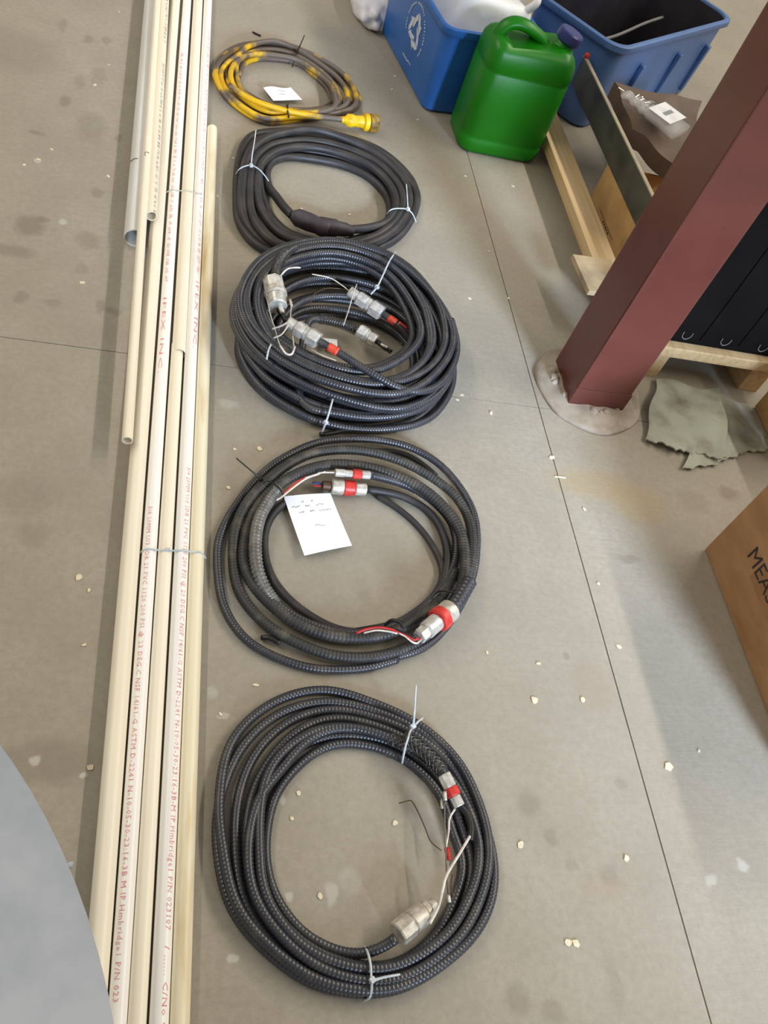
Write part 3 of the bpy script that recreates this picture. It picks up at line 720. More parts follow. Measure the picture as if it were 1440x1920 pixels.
wire(c3, P3([(525,648,zt+.016),(536,663,zt+.016),(547,664,zt+.016),(553,650,zt+.016)]), .0024, 'wwire', 'string_tie')
wire(c3, P3([(545,563,zt+.014),(546,575,zt+.014),(544,600,zt+.02)]), .0013, 'string', 'string_tie')
wire(c3, P3([(510,617,zt+.02),(530,610,zt+.028),(545,600,zt+.034),(530,625,zt+.024),(513,634,zt+.016)]), .0018, 'string', 'string_tie')
wire(c3, P3([(498,545,zt+.016),(502,556,zt+.016)]), .0032, 'cast', 'bail_ferrule')
wire(c3, P3([(544,562,zt+.016),(547,574,zt+.016)]), .0032, 'cast', 'bail_ferrule')
wire(c3, P3([(505,494,zt+.02),(512,500,zt+.024),(522,515,zt+.02)]), .0007, 'copper')
wire(c3, P3([(582,654,zt+.006),(600,664,zt+.01),(630,676,zt+.012)]), .0010, 'wwire')
cable_tie(c3, [(742,472,zt+.002),(730,490,zt+.014),(716,520,zt+.014),(707,538,zt+.008),(695,552,zt-.01)], r=.0021, head=(707,538,zt+.012))
cable_tie(c3, [(508,646,zt+.010),(503,658,zt+.010),(500,674,zt+.004)], r=.0021)
cable_tie(c3l, [(624,748,.072),(618,770,.066),(611,792,.048),(603,812,.012)], r=.0021, head=(611,792,.05))
cable(c3l, P3([(600,815,.012),(625,812,.012),(648,806,.014),(665,808,.014)]), .0058, 'kwire', ribs=False, soft=2, name='cable_stub')

# ---- smooth rubber cable coil
O2 = [(444,379),(449,300),(470,258),(512,246),(585,243),(650,257),(712,283),(762,325),(781,362),(775,400),(750,440),(710,465),(640,485),(560,485),(490,465),(452,425)]
I2 = [(503,350),(500,320),(512,302),(540,294),(585,298),(640,309),(690,331),(722,362),(732,393),(722,415),(700,430),(670,440),(630,446),(590,440),(550,418),(520,385)]
c2 = empty('cable_coil', at(610, 365), 'coil of smooth black rubber cable with thin white ties and joined connectors', 'cable coil')
r2 = .0118; a = r2; b_ = r2*2.8
T2 = [([0,0,0,0,0,.2,.25,.3], a), ([.25,.3,.25,.25,.25,.5,.55,.6], a), ([.5,.55,.5,.5,.5,.8,.85,.85], a), ([.78,.8,.75,.78,1.0,1.02,1,1], a), ([1,1.02,.92,1,.98,.9,.85,.85], a),
      ([.85,.7,1.0,.85,.72,.65,.65,.7], [b_,b_*1.2,b_*1.5,b_,b_,b_,b_,b_]), ([.6,.45,.62,.6,.48,.4,.4,.42], b_), ([.35,.2,.4,.36,.22], b_)]
pts = P3([(548,404,.04),(532,388,.034),(516,366,.022)]) + coil_path(O2, I2, [(16+k, s_, z) for k, s_, z in exp5(T2)]) + P3([(735,404,.034),(722,419,.034),(695,427,.036),(668,430,.037),(648,431,.038)])
cable(c2, pts, r2, 'rubber', ribs=False, sides=14)
MB().lathe([(0,.012),(.012,.020),(.018,.0235),(.05,.0245),(.075,.022),(.082,.0235),(.1,.0235),(.106,.02)], at(546,403,.042), at(598,424,.040) - at(546,403,.042), 20).build('connector', M_['plug'], c2, smooth=True, autosmooth=50)
MB().lathe([(0,.021),(.006,.0245),(.05,.0235),(.058,.0195),(.08,.0185),(.088,.0155),(.1,.014)], at(595,423,.040), at(648,431,.038) - at(595,423,.040), 20).build('connector', M_['plug'], c2, smooth=True, autosmooth=50)
cable_tie(c2, [(442,328,.02),(448,318,.04),(458,312,.05),(471,310,.052),(485,317,.05),(497,330,.04),(507,345,.012)], r=.0017, head=(471,310,.056), tail=[(471,309,.056),(473,290,.065),(477,265,.075),(480,243,.085)])
cable_tie(c2, [(725,402,.03),(732,394,.044),(742,391,.05),(755,391,.05),(765,393,.05),(774,402,.04),(780,416,.012)], r=.0017, head=(765,392,.053), tail=[(765,391,.053),(764,375,.062),(762,345,.075)])

# ---- yellow coil
O1 = [(402,142),(406,118),(428,95),(462,78),(515,77),(560,90),(615,118),(655,148),(674,185),(666,204),(640,213),(600,219),(555,224),(500,230),(458,210),(420,178)]
I1 = [(448,142),(453,124),(464,115),(484,110),(520,111),(560,119),(595,146),(615,168),(621,190),(612,199),(590,204),(560,205),(530,201),(505,191),(478,176),(457,160)]
c1 = empty('cable_coil', at(540, 155), 'yellow dirt-marked cable coil with a yellow plug end', 'cable coil')
r1 = .0082; a = r1; b_ = r1*2.7; d_ = r1*4.4
T1 = [([0,0,0,0,0,.1,.15,.2], a), ([.3,.25,.3,.3,.35,.4,.5,.5], a), ([.6,.6,.6,.6,.7,.75,.85,.85], a), ([1,.98,.75,.8,1,1,1,1], a), ([.95,.8,.9,1,.9,.85,.8,.85], b_), ([.75,.5,1,.7,.6,.5,.45,.5], [b_,d_*1.1,d_,b_,b_,b_,b_,b_]), ([.35,.3,.5,.4,.25,.2,.25,.3], [d_,d_,b_,b_,b_,b_,b_,b_]), ([.1,.35,.2,.2,.15,.45,.5], [b_,d_,d_,b_,d_,d_,b_])]
pts = coil_path(O1, I1, exp5(T1))
cable(c1, pts, r1, 'yellow', ribs=False, sides=12)
cable(c1, P3([(430,160,.045),(470,186,.045),(520,203,.04),(560,213,.036),(600,219,.032),(640,224,.03),(655,226,.03)]), r1, 'yellow', ribs=False, sides=12, soft=2)
p0 = at(640,224,.03); dv = at(700,231,.03) - p0
MB().lathe([(0,.0095),(.012,.0105),(.02,.019),(.034,.0195),(.044,.0165),(.07,.0185),(.074,.026),(.088,.026),(.09,.02)], p0, dv, 22).build('plug_body', M_['yplug'], c1, smooth=True, autosmooth=50)
MB().lathe([(0,.022),(.003,.0265),(.026,.0265),(.03,.024),(.031,.012)], p0 + dv.normalized()*.09, dv, 22).build('plug_ring', M_['yring'], c1, smooth=True, autosmooth=50)
MB().lathe([(0,.004),(.008,.004)], p0 + dv.normalized()*.12, dv, 8).build('plug_pin', M_['btie'], c1)
cable_tie(c1, [(548,126,.008),(552,112,.03),(556,98,.034),(562,88,.02)], 'btie', .0022, head=(557,97,.036), tail=[(558,95,.036),(564,82,.06),(571,66,.08)])
cable_tie(c1, [(536,196,.02),(539,206,.042),(541,216,.036),(541,226,.01)], 'btie', .0024, tail=[(539,204,.045),(540,194,.062)])
cable_tie(c1, [(474,60,.002),(482,64,.004),(489,67,.004)], 'btie', .003, label='black tie tail lying behind the coil')

# ------------------------------------------------------------------ paper notes
def sheet(name, corners, z, curl, mat, label, cat, n=8):
    A, B, D, E_ = [at(x, y, z) for x, y in corners]     # four corners in order
    top, bot = [], []
    for i in range(n+1):
        for j in range(n+1):
            u, v = i/n, j/n
            p = (A*(1-u)+B*u)*(1-v) + (E_*(1-u)+D*u)*v
            p = Vector((p.x, p.y, p.z + curl(u, v)))
            top.append(p); bot.append(p - Vector((0, 0, .0004)))
    idx = lambda i, j: i*(n+1)+j
    fs = []; off = (n+1)**2
    for i in range(n):
        for j in range(n):
            q = (idx(i,j), idx(i+1,j), idx(i+1,j+1), idx(i,j+1)); fs.append(q); fs.append(tuple(off+k for k in q[::-1]))
    rim = [idx(i,0) for i in range(n+1)] + [idx(n,j) for j in range(1,n+1)] + [idx(i,n) for i in range(n-1,-1,-1)] + [idx(0,j) for j in range(n-1,0,-1)]
    for k in range(len(rim)):
        a_, b2 = rim[k], rim[(k+1) % len(rim)]; fs.append((b2, a_, off+a_, off+b2))
    o = MB().add(top+bot, fs).build(name, M_[mat], None, smooth=True, autosmooth=60)
    return tag(o, label, cat), lambda u, v: (A*(1-u)+B*u)*(1-v) + (E_*(1-u)+D*u)*v + Vector((0, 0, curl(u, v) + .0006))
note, sf = sheet('paper_note', [(531,934),(618,928),(660,1023),(570,1044)], .012, lambda u, v: .006*(1-v)**2 + .002*math.sin(u*3) + .004*(1-u)*v, 'paper', 'white paper note with faint handwriting inside the conduit coil', 'paper note')
b = MB(); R_ = random.Random(5)
for (v, u0, u1) in ((.12,.3,.36),(.12,.52,.56),(.2,.08,.26),(.2,.36,.46),(.2,.58,.76),(.3,.2,.3),(.3,.42,.52),(.3,.62,.88)):
    k = int((u1-u0)*60)+3
    b.tube([sf(u0 + (u1-u0)*i/k, v + .018*R_.uniform(-1, 1)) for i in range(k+1)], .0004, 4)
b.tube([sf(.42 + .2*i/6, .56 - .02*math.sin(i)) for i in range(7)], .00045, 4)
b.build('handwriting', M_['pencil'], note)['kind'] = 'stuff'
note2, sf2 = sheet('paper_note', [(493,168),(545,164),(566,189),(512,191)], .01, lambda u, v: .01*math.sin(u*5+.5)*.5*(1-v) + .004, 'paper', 'small white paper note inside the yellow coil', 'paper note')
b = MB()
for (v, u0, u1) in ((.3,.4,.7),(.55,.35,.6)):
    b.tube([sf2(u0 + (u1-u0)*i/14, v + .03*R_.uniform(-1, 1)) for i in range(15)], .0005, 4)
b.build('handwriting', M_['pencil'], note2)['kind'] = 'stuff'
sheet('paper_scrap', [(594,632),(631,640),(632,660),(608,655)], .012, lambda u, v: .006*u, 'paper', 'scrap of white paper showing through the stacked coils', 'paper scrap', 4)

# ------------------------------------------------------------------ rounded vessels
def rrect(w, d, r, z, n=6, ox=0, oy=0):
    out = []
    for sx, sy, a0 in ((1,1,0),(-1,1,PI/2),(-1,-1,PI),(1,-1,1.5*PI)):
        for k in range(n+1):
            a_ = a0 + k*PI/2/n
            out.append(Vector((ox + sx*(w/2-r) + r*math.cos(a_), oy + sy*(d/2-r) + r*math.sin(a_), z)))
    return out
def xform(x, y, z, rz, tilt=(0,0)):
    return Matrix.Translation((x, y, z)) @ Matrix.Rotation(rz, 4, 'Z') @ Matrix.Rotation(tilt[0], 4, 'X') @ Matrix.Rotation(tilt[1], 4, 'Y')
def jug(name, M, W, D, Hh, mats, label, cat, capside=1, cap=True):
    t = empty(name, M.translation, label, cat)
    secs = []
    for (z, f, fd) in ((0,.86,.84),(.004,.92,.90),(.018,.985,.98),(.05,1,1),(.056,.98,.97),(.062,1,1),(Hh*.45,1.005,1.0),(Hh*.73,1,1),(Hh*.742,.98,.97),(Hh*.754,1,.995),(Hh*.83,1,.985),(Hh*.90,.975,.94),(Hh*.95,.91,.86),(Hh*.985,.80,.74),(Hh,.64,.58)):
        secs.append(rrect(W*f, D*fd, min(W*f, D*fd)*.24, z, 7))
    # recess of the shoulder below the handle
    for sec in secs[10:]:
        for v in sec:
            g_ = math.exp(-((v.x + .02*capside)/(.055))**2) * (v.z - Hh*.78) / (Hh*.22)
            v.z -= .06 * max(0, g_)
    MB().loft(secs).build('body', M_[mats[0]], t, smooth=True, M=M)
    hp = [(-.112,0,Hh*.76),(-.110,0,Hh*.90),(-.103,0,Hh*.99),(-.080,0,Hh*1.055),(-.045,0,Hh*1.065),(-.005,0,Hh*1.03),(.03,0,Hh*.975),(.042,0,Hh*.90),(.044,0,Hh*.80)]
    hp = [(x*capside*W/.27, y_, z) for x, y_, z in hp]
    P = spline(hp, .006)
    MB().tube(P, .0175, 14, flat=(1.0, 1.45)).build('handle', M_[mats[0]], t, smooth=True, M=M)
    nk = Vector((.088*capside*W/.27, 0, Hh*.90)); ax = Vector((.22*capside, 0, 1))
    MB().lathe([(0,.05),(.022,.042),(.034,.032),(.05,.032)], nk, ax, 24).build('neck', M_[mats[0]], t, smooth=True, M=M)
    if cap:
        b = MB(); n = 40
        prof = [(0,.0395),(.003,.041),(.027,.041),(.031,.037)]
        secs = []
        d = ax.normalized(); e1 = Vector((0,1,0)); e2 = d.cross(e1)
        for (s_, r) in prof:
            secs.append([nk + d*(.046+s_) + (r - (.0012 if k % 2 else 0)) * (math.cos(2*PI*k/n)*e1 + math.sin(2*PI*k/n)*e2) for k in range(n)])
        b.loft(secs).build('cap', M_[mats[1]], t, smooth=True, autosmooth=40, M=M)
    return t
jug('jerry_can', xform(1.098, 2.723, 0, .03), .29, .185, .362, ('green', 'cap'), 'bright green plastic jerry can with navy cap, standing on the floor', 'jerry can')

def tub(name, M, w0, d0, w1, d1, h, rc, mo, mi, label, cat, lip=.018):
    t = empty(name, M.translation, label, cat)
    wl = .004
    so = [rrect(w0 + (w1-w0)*f, d0 + (d1-d0)*f, rc*(1+.3*f), h*f) for f in (0, .03, .25, .5, .75, .93)]
    so[0] = rrect(w0-.02, d0-.02, rc, 0)
    so += [rrect(w1+.004, d1+.004, rc*1.3, h*.935)]
    si = [rrect(w0 + (w1-w0)*f - 2*wl, d0 + (d1-d0)*f - 2*wl, rc*(1+.3*f), max(h*f, .006)) for f in (.97, .75, .5, .25, 0)]
    MB().loft(so, (True, False)).build('body', M_[mo], t, smooth=True, autosmooth=45, M=M)
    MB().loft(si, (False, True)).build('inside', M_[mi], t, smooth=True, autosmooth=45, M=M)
    q = [rrect(w1-2*wl, d1-2*wl, rc*1.3, h*.97), rrect(w1-wl, d1-wl, rc*1.3, h-.002), rrect(w1+lip*.6, d1+lip*.6, rc*1.35, h), rrect(w1+lip*1.6, d1+lip*1.6, rc*1.4, h-.004), rrect(w1+lip*1.7, d1+lip*1.7, rc*1.4, h-.022), rrect(w1+lip*1.3, d1+lip*1.3, rc*1.4, h-.026), rrect(w1, d1, rc*1.3, h*.93)]
    MB().loft(q, (False, False)).build('rim', M_[mo], t, smooth=True, autosmooth=50, M=M)
    return t
# recycling bin
bang = .185
bw, bd, bh = .325, .52, .29
bc = Vector((.879, 2.841, 0)) + Vector((math.cos(bang), math.sin(bang), 0))*(bw/2-.008) + Vector((-math.sin(bang), math.cos(bang), 0))*(bd/2-.008)
BM = xform(bc.x, bc.y, 0, bang)
rb = tub('recycling_bin', BM, bw, bd, bw+.038, bd+.038, bh, .03, 'bin', 'bin', 'blue recycling bin with a white recycling mark behind the green jerry can', 'recycling bin', .013)
# printed recycling mark on its left side (local -X face)
taper = math.atan2(.019, bh)
FM = BM @ Matrix.Translation((-bw/2 - .0012, 0, 0)) @ Matrix.Rotation(-taper, 4, 'Y') @ Matrix(((0,0,-1,0),(-1,0,0,0),(0,1,0,0),(0,0,0,1)))
b = MB(); cxm, cym, sc = .045, .155, .060
def arrow_polys():
    out = []
    for k in range(3):
        a_ = k*2*PI/3 + PI/2
        R2 = lambda x, y: (x*math.cos(a_-PI/2) - y*math.sin(a_-PI/2), x*math.sin(a_-PI/2) + y*math.cos(a_-PI/2))
        # one band folded at the top corner: left limb and right limb with an arrow head
        out.append([R2(*p) for p in [(-.58,.12),(-.24,.72),(.02,.98),(.12,.62),(-.06,.50),(-.30,.02)]])
        out.append([R2(*p) for p in [(.08,1.0),(.34,.92),(.60,.52),(.76,.60),(.66,.10),(.20,.28),(.34,.36),(.18,.64)]])
    return out
for poly in arrow_polys():
    b.prism([(cxm + x*sc, cym + y*sc) for x, y in poly], -.0002, .0006)
n = 54
for k in range(n):
    a_ = 2*PI*k/n
    if k % 9 == 8 or 3.5 < a_ < 5.6: continue
    r0, r1 = sc*1.33, sc*(1.43 + .05*RND.random())
    w_ = .028
    b.prism([(cxm + r*math.cos(a_+s_*w_), cym + r*math.sin(a_+s_*w_)) for r, s_ in ((r0,-1),(r1,-1),(r1,1),(r0,1))], -.0002, .0005)
for (x0, x1, y0, y1) in ((-.01,.045,.050,.054),(.045,.075,.054,.057)):
    b.prism([(x0,y0),(x1,y0-.001),(x1,y1-.001),(x0,y1)], -.0002, .0005)
b.build('printed_recycling_mark', M_['print_white'], rb, M=FM)['kind'] = 'stuff'
# white canister lying in the bin
WM = BM @ Matrix.Translation((.0, -.05, .12)) @ Matrix.Rotation(.12, 4, 'Y') @ Matrix.Rotation(-.1, 4, 'X')
cn = empty('plastic_canister', WM.translation, 'white translucent plastic canister sitting in the blue recycling bin', 'canister')
secs = [rrect(.27*f, .34*fd, .05*f, z, 7) for z, f, fd in ((0,.85,.85),(.012,.97,.97),(.05,1,1),(.17,1,1),(.2,.97,.97),(.22,.85,.85))]
MB().loft(secs).build('body', M_['hdpe'], cn, smooth=True, M=WM)
MB().tube(spline([(.09,-.14,.2),(.12,-.145,.245),(.13,-.07,.255),(.125,0,.25),(.11,.03,.21)], .006), .013, 12).build('handle', M_['hdpe'], cn, smooth=True, M=WM)

# tote
ta = .69
tw, td, th = .80, .36, .315
t0 = Vector((1.485, 2.950, 0))
tcn = t0 + Vector((math.cos(ta), math.sin(ta), 0))*(tw/2) + Vector((-math.sin(ta), math.cos(ta), 0))*(td/2)
TM = xform(tcn.x, tcn.y, 0, ta)
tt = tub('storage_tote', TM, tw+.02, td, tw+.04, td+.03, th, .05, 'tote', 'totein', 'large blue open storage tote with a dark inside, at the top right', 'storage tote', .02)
for x in (-.18, .10, .33):
    MB().box((-.012, -.006, .03), (.012, .012, .22), TM @ Matrix.Translation((x, -td/2 - .004, 0)) @ Matrix.Rotation(math.atan2(.03, th), 4, 'X')).build('rib', M_['tote'], tt, bevel=.004)
MB().tube([TM @ Vector(p) for p in spline([(-.34,.02,.2),(-.1,.0,.2),(.2,.03,.2),(.36,.04,.2)], .02)], .006, 8).build('inner_seam', M_['greymark'], tt, smooth=True)

# white plastic bag on the floor
def crumple(name, loc, sx, sy, sz, mat, label, cat, seed, amp=.35, sub=4):
    bm = bmesh.new(); bmesh.ops.create_icosphere(bm, subdivisions=sub, radius=1)
    R_ = random.Random(seed); ks = [(Vector((R_.uniform(-1,1), R_.uniform(-1,1), R_.uniform(-1,1))).normalized(), R_.uniform(2, 7), R_.uniform(0, 6)) for _ in range(12)]
    for v in bm.verts:
        d = sum(abs(math.sin(v.co.dot(k)*f + ph)) for k, f, ph in ks)/len(ks) - .6
        c = v.co.normalized()*(1 + amp*d*1.6)
        v.co = Vector((c.x*sx, c.y*sy, max(c.z, -.6)*sz + .6*sz))
    for f in bm.faces: f.smooth = True
    me = bpy.data.meshes.new(name); bm.to_mesh(me); bm.free(); me.materials.append(M_[mat])
    o = bpy.data.objects.new(name, me); o.location = loc; link(o)
    return tag(o, label, cat)
crumple('plastic_bag', at(693, 22) + Vector((-.015, .03, 0)), .07, .20, .06, 'whitebag', 'crumpled white plastic bag on the floor left of the recycling bin', 'plastic bag', 3)

# ------------------------------------------------------------------ skid, boards, cartons
lx0, lx1 = 1.262, 1.342
sk = empty('wooden_skid', (1.30, 2.5, 0), 'pale pine skid board on low blocks, right of the green jerry can', 'wooden skid')
MB().box((lx0, 1.90, .042), (lx1, 3.05, .079)).build('deck_board', M_['pine'], sk, bevel=.002)
for y0 in (1.93, 2.9):
    MB().box((lx0+.03, y0, 0), (lx1-.006, y0+.09, .042)).build('block', M_['pine'], sk, bevel=.002)
MB().box((0, -.155, 0), (.124, 0, .016), Matrix.Translation((1.184, 2.042, .079)) @ Matrix.Rotation(.07, 4, 'Z')).build('cross_board', M_['ply'], sk, bevel=.001)['label'] = 'weathered plywood cross board'
# open carton with brown paper bag and clear bag on it
cb = empty('cardboard_box', (1.6, 2.35, 0), 'open cardboard box standing between the skid board and the black tank', 'cardboard box')
bx0, bx1, by0, by1, bz = 1.405, 1.80, 2.10, 2.50, .135
wt = .004
MB().box((bx0, by0, .0), (bx0+wt, by1, bz)).build('side_panel', M_['carton2'], cb)
MB().box((bx1-wt, by0, .0), (bx1, by1, bz)).build('side_panel', M_['carton2'], cb)
MB().box((bx0+wt, by0, .0), (bx1-wt, by0+wt, bz)).build('end_panel', M_['carton2'], cb)
MB().box((bx0+wt, by1-wt, .0), (bx1-wt, by1, bz)).build('end_panel', M_['carton2'], cb)
MB().box((bx0+wt, by0+wt, .0), (bx1-wt, by1-wt, .004)).build('bottom_panel', M_['carton'], cb)
MB().box((0, 0, 0), (.075, by1-by0-.04, .003), Matrix.Translation((bx0+.012, by0+.02, bz+.002)) @ Matrix.Rotation(-.12, 4, 'Y')).build('top_flap', M_['carton2'], cb)
b = MB(); b.box((bx0-.0008, 2.25, .031), (bx0, 2.41, .0325))
for k in range(5): b.box((bx0-.0008, 2.29+.014*k, .021+.001*(k%2)), (bx0, 2.299+.014*k, .027))
b.build('printed_line', M_['ink'], cb)['kind'] = 'stuff'
b = MB(); q = Vector((1.49, 2.16, bz+.012)); b.tube([q + Vector((.014*math.cos(t_), .014*math.sin(t_), 0)) for t_ in np.linspace(.6, 5.6, 14)], .0016, 6); b.build('printed_letter', M_['ink'], cb)
# steel flat on edge resting on the carton
sp = empty('steel_flat_bar', (1.42, 2.6, .155), 'long dull grey steel bar on edge leaning between box and blue tote', 'steel bar')
SM = Matrix.Translation((1.4085, 2.54, .1855)) @ Matrix.Rotation(.012, 4, 'Z')
MB().box((-.004, -.38, -.050), (.004, .45, .046)).build('web', M_['steel'], sp, M=SM)
MB().box((-.005, -.38, .046), (.007, .45, .050)).build('highlight_edge', M_['steeledge'], sp, M=SM)  # top strip of the bar in the painted highlight colour
MB().lathe([(0,.008),(.012,.009),(.016,.005)], SM @ Vector((.0, .435, .050)), (0,0,1), 12).build('red_knob', M_['red'], sp, smooth=True)
# brown kraft bag lying on the open carton
def blanket(name, outline, zf, mat, label, cat, nu=18, nv=18, th=.003, ragged=False):
    """quad patch between four corner points with its own relief"""
    A, B, D, E_ = [Vector(p) for p in outline]
    top = []
    for i in range(nu+1):
        for j in range(nv+1):
            u, v = i/nu, j/nv
            p = (A*(1-u)+B*u)*(1-v) + (E_*(1-u)+D*u)*v
            rag = .0028*(math.sin(23*u+3)+math.sin(41*u*(1+.3*u))+math.sin(97*u)*.5)*max(0, v-.8)/.2 if ragged else 0
            top.append(p + Vector((.006*math.sin(9*v+3*u), .006*math.sin(8*u+2*v)+rag, zf(u, v))))
    bot = [p - Vector((0,0,th)) for p in top]; off = len(top); fs = []
    idx = lambda i, j: i*(nv+1)+j
    for i in range(nu):
        for j in range(nv):
            q = (idx(i,j), idx(i+1,j), idx(i+1,j+1), idx(i,j+1)); fs.append(q); fs.append(tuple(off+k for k in q[::-1]))
    rim = [idx(i,0) for i in range(nu+1)] + [idx(nu,j) for j in range(1,nv+1)] + [idx(i,nv) for i in range(nu-1,-1,-1)] + [idx(0,j) for j in range(nv-1,0,-1)]
    for k in range(len(rim)):
        a_, b2 = rim[k], rim[(k+1) % len(rim)]; fs.append((b2, a_, off+a_, off+b2))
    o = MB().add(top+bot, fs).build(name, M_[mat], None, smooth=True, autosmooth=50)
    return tag(o, label, cat)
zk = .235
kb = blanket('paper_bag', [at(1150,158,zk), at(1318,190,zk), at(1290,330,zk-.02), at(1182,248,zk-.02)], lambda u, v: .02*math.sin(3*u+1)*math.sin(2.5*v) - .012*abs(math.sin(5*u+2*v)) + .01, 'kraft', 'dark brown kraft paper bag lying across the open cardboard box', 'paper bag', th=.055)
# clear bag with label
q = [at(1172,175,zk+.040), at(1198,192,zk+.042), at(1224,208,zk+.044), at(1252,228,zk+.044), at(1276,248,zk+.04)]
P = spline(q, .006); n = len(P); u = np.linspace(0, 1, n)
Rr = .028 + .034*np.clip(u*2.4 - .35, 0, 1) + .006*np.sin(u*38)*(u < .5)
hb = empty('clear_bag', P[0], 'clear plastic bag with white label lying on the brown paper', 'plastic bag')
MB().tube(P, Rr, 14, flat=(.34, 1.0)).build('film', M_['clear'], hb, smooth=True)
for k in range(12):
    p = P[int(n*(.05+.032*k))] + np.array([RND.uniform(-.012,.012), RND.uniform(-.012,.012), .004])
    MB().lathe([(0,.002),(.022,.002)], p, (RND.uniform(-1,1), RND.uniform(-1,1), .15), 6).build('bolt', M_['metal'], hb)
A_, B_ = Vector(P[int(n*.5)]), Vector(P[int(n*.88)]); dx = (B_-A_).normalized(); sd = dx.cross(Vector((0,0,1))).normalized()
LM = Matrix(((dx.x, sd.x, 0, A_.x), (dx.y, sd.y, 0, A_.y), (dx.z, sd.z, 1, A_.z+.0215), (0,0,0,1)))
ll = (B_-A_).length
lb = MB().box((0, -.054, 0), (ll, .054, .0008)).build('label', M_['label'], hb, M=LM)
MB().box((ll*.42, -.030, .0008), (ll*.60, .026, .0012)).build('printed_bar', M_['greyprint'], lb, M=LM)
wire(hb, [Vector(P[int(n*.42)]) + sd*.03 + Vector((0,0,.006)), Vector(P[int(n*.44)]) + Vector((0,0,.02)), Vector(P[int(n*.46)]) - sd*.03 + Vector((0,0,.006))], .0012, 'kwire', 'black_band')

# black tank on its wooden pallet, right of the column
pl = empty('wooden_pallet', (1.6, 1.78, 0), 'low pine pallet under the black tank, right of the red column', 'pallet')
rx0, rx1, ry = 1.325, 1.735, 1.672
MB().box((rx0, ry, .085), (rx1, ry+.08, .118)).build('front_board', M_['pine'], pl, bevel=.002)
MB().box((rx0, ry+.22, .085), (rx1, ry+.30, .118)).build('rear_board', M_['pine'], pl, bevel=.002)
for x in (rx0+.004, 1.66):
    MB().box((x, ry+.012, 0), (x+.065, ry+.30, .085)).build('runner', M_['pine'], pl, bevel=.002)
bt = empty('black_tank', (1.7, 1.85, .118), 'tall black moulded plastic tank standing on the pine pallet', 'tank')
kx0, kx1, ky0, ky1, kz0, kz1 = 1.335, 1.745, 1.695, 1.98, .118, .95
MB().box((kx0, ky0, kz0), (kx1, ky1, kz1)).build('body', M_['black'], bt, bevel=.012)
for x in (1.405, 1.525, 1.645):
    MB().box((x+.046, ky0-.003, kz0+.02), (x+.050, ky0+.006, kz1-.04)).build('rib', M_['black'], bt, bevel=.001)
    MB().tube(spline([(x-.014, ky0-.002, kz0+.040), (x-.012, ky0-.002, kz0+.026), (x, ky0-.002, kz0+.018), (x+.012, ky0-.002, kz0+.026), (x+.014, ky0-.002, kz0+.040)], .003), .0013, 6).build('moulded_edge', M_['greymark'], bt, smooth=True)

# dirty sheet on the floor
def sh_z(u, v):
    return .012 + .010*math.sin(2.2*u+.6)*math.sin(2.6*v) + .014*math.exp(-((u-.62)/.06)**2)*(.3+.7*v) + .004*math.sin(11*u+5*v) + .006*v*v*math.sin(14*u)
blanket('dirty_sheet', [at(1226,716), at(1345,738), at(1352,872), at(1206,832)], lambda u, v: sh_z(u*.6, v), 'mat', 'grey-green dirty torn sheet lying right of the column base', 'sheet', 48, 26, .004, True)
blanket('sheet_scrap', [at(1335,742), at(1400,765), at(1440,846), at(1275,886)], lambda u, v: .006 + .004*(1+math.sin(4*u+2)*math.sin(3*v)) + .006*max(0, .5-abs(u-.25))*(1-v), 'mat', 'folded torn scrap under the grey-green sheet', 'sheet', 40, 20, .003, True)

# cardboard boxes at the right edge
mx0 = 1.338
mb = empty('cardboard_box', (mx0+.2, .85, 0), 'brown cardboard box marked MEAS. at the right edge', 'cardboard box')
MB().box((mx0, .50, .002), (mx0+.42, 1.105, .33)).build('carton', M_['carton'], mb, bevel=.003)
MB().box((mx0-.0006, .50, .10), (mx0+.001, .965, .155)).build('packing_tape', pmat('brown_packing_tape', (150, 108, 66), .4), mb)
cu = bpy.data.curves.new('t', 'FONT'); cu.body = 'MEAS.'; cu.size = .055; cu.extrude = .0002
o = bpy.data.objects.new('t', cu); C.objects.link(o); bpy.context.view_layer.update()
me = bpy.data.meshes.new_from_object(o.evaluated_get(bpy.context.evaluated_depsgraph_get())); bpy.data.objects.remove(o)
TXT = Matrix.Translation((mx0 - .0006, 1.012, .118)) @ Matrix(((0,0,-1,0),(-1,0,0,0),(0,1,0,0),(0,0,0,1)))
me.transform(TXT); me.materials.clear(); me.materials.append(M_['ink'])
o = bpy.data.objects.new('printed_word', me); link(o, mb); o['kind'] = 'stuff'
tag(MB().box((1.69, 1.40, .002), (1.95, 1.62, .20)).build('cardboard_box', M_['carton2'], None, bevel=.003), 'small tan cardboard box at the right edge behind the torn sheet', 'cardboard box')

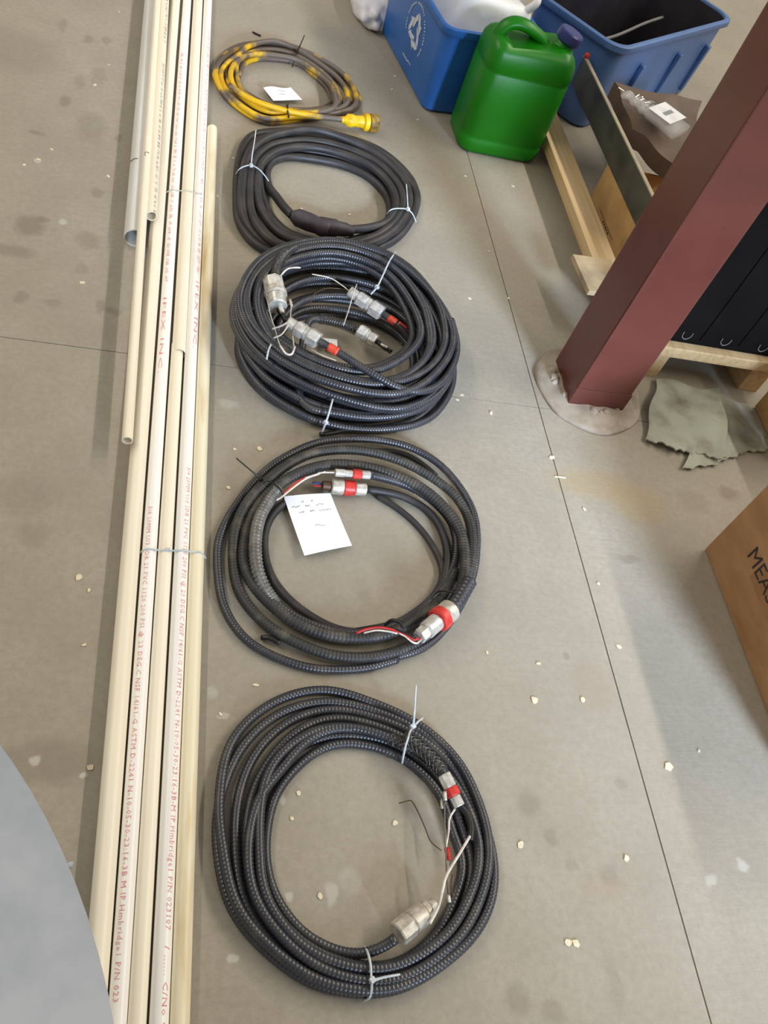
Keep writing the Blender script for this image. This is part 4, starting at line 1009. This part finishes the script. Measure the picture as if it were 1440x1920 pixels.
# ------------------------------------------------------------------ chips on the floor
chips = [(72,300),(97,281),(46,310),(155,531),(204,122),(178,160),(203,331),(223,23),(916,472),(920,775),(962,350),(872,331),(740,143),(735,168),(783,225),(737,90),(655,403),(565,393),(437,297),(408,368),(440,843),(486,842),(428,915),(480,1285),(740,1543),(600,1681),(1080,1770),(1095,955),(913,1224),(1001,1313),(1160,1213),(1175,1610),(1310,1408),(953,560),(866,741),(858,750),(1122,1095),(560,1488),(547,1535),(414,1340),(1007,92),(880,560),(1065,1768),(1092,1313),(170,1440),(147,1083),(167,1107),(158,1210),(1010,1245),(975,1585)]
def flake(px, py, r, seed, th=.0016):
    R_ = random.Random(seed); n = R_.choice((5, 6, 7)); a0 = R_.uniform(0, 6)
    el = R_.uniform(.5, 1)
    poly = [(r*math.cos(2*PI*k/n+a0)*R_.uniform(.6, 1.1), r*el*math.sin(2*PI*k/n+a0)*R_.uniform(.6, 1.1)) for k in range(n)]
    M = Matrix.Translation(at(px, py)) @ Matrix.Rotation(R_.uniform(0, 6), 4, 'Z') @ Matrix.Translation((0, 0, .0004))
    return MB().prism(poly, 0, th, M)
def region(px, py):
    if px < 290: return 'left of the pipes'
    if px > 1060 and py > 900: return 'right of the long floor joint'
    if py < 130: return 'near the recycling bin'
    if px > 820 and py < 900: return 'between the coils and the red column'
    if px > 880: return 'right of the lower coils'
    if px < 500 and py < 1100: return 'between the pipes and the upper coils'
    if px < 500: return 'between the pipes and the lower coils'
    if py > 1450: return 'inside the nearest coil'
    if py < 270: return 'right of the yellow coil'
    return 'inside the smooth black coil'
ORD = ['topmost', 'second from the top', 'third from the top', 'fourth from the top', 'fifth from the top', 'sixth from the top', 'seventh from the top', 'eighth from the top', 'ninth from the top', 'tenth from the top', 'eleventh from the top', 'twelfth from the top', 'thirteenth from the top', 'fourteenth from the top', 'fifteenth from the top', 'sixteenth from the top']
seen = {}
for k, (px, py) in enumerate(sorted(chips, key=lambda q: q[1])):
    o = flake(px, py, RND.uniform(.004, .0085), k).build('wood_chip', M_['chip'])
    rg = region(px, py); c_ = seen.get(rg, 0); seen[rg] = c_ + 1
    tag(o, 'pale wood chip %s, %s there' % (rg, ORD[c_]), 'wood chip', 'pale wood chips on the floor')
tag(flake(1253, 1437, .011, 91).build('wood_chip', M_['chip']), 'largest pale chip, right of the long floor joint', 'wood chip')
tag(flake(1035, 858, .009, 92).build('wood_chip', M_['chip']), 'square pale chip on the floor joint below the column', 'wood chip')
p = at(1050, 895)
tag(MB().box((-.014, -.0014, 0), (.014, .0014, .002), Matrix.Translation(p)).build('wood_splinter', M_['chip']), 'thin pale splinter lying across the floor joint', 'wood splinter')
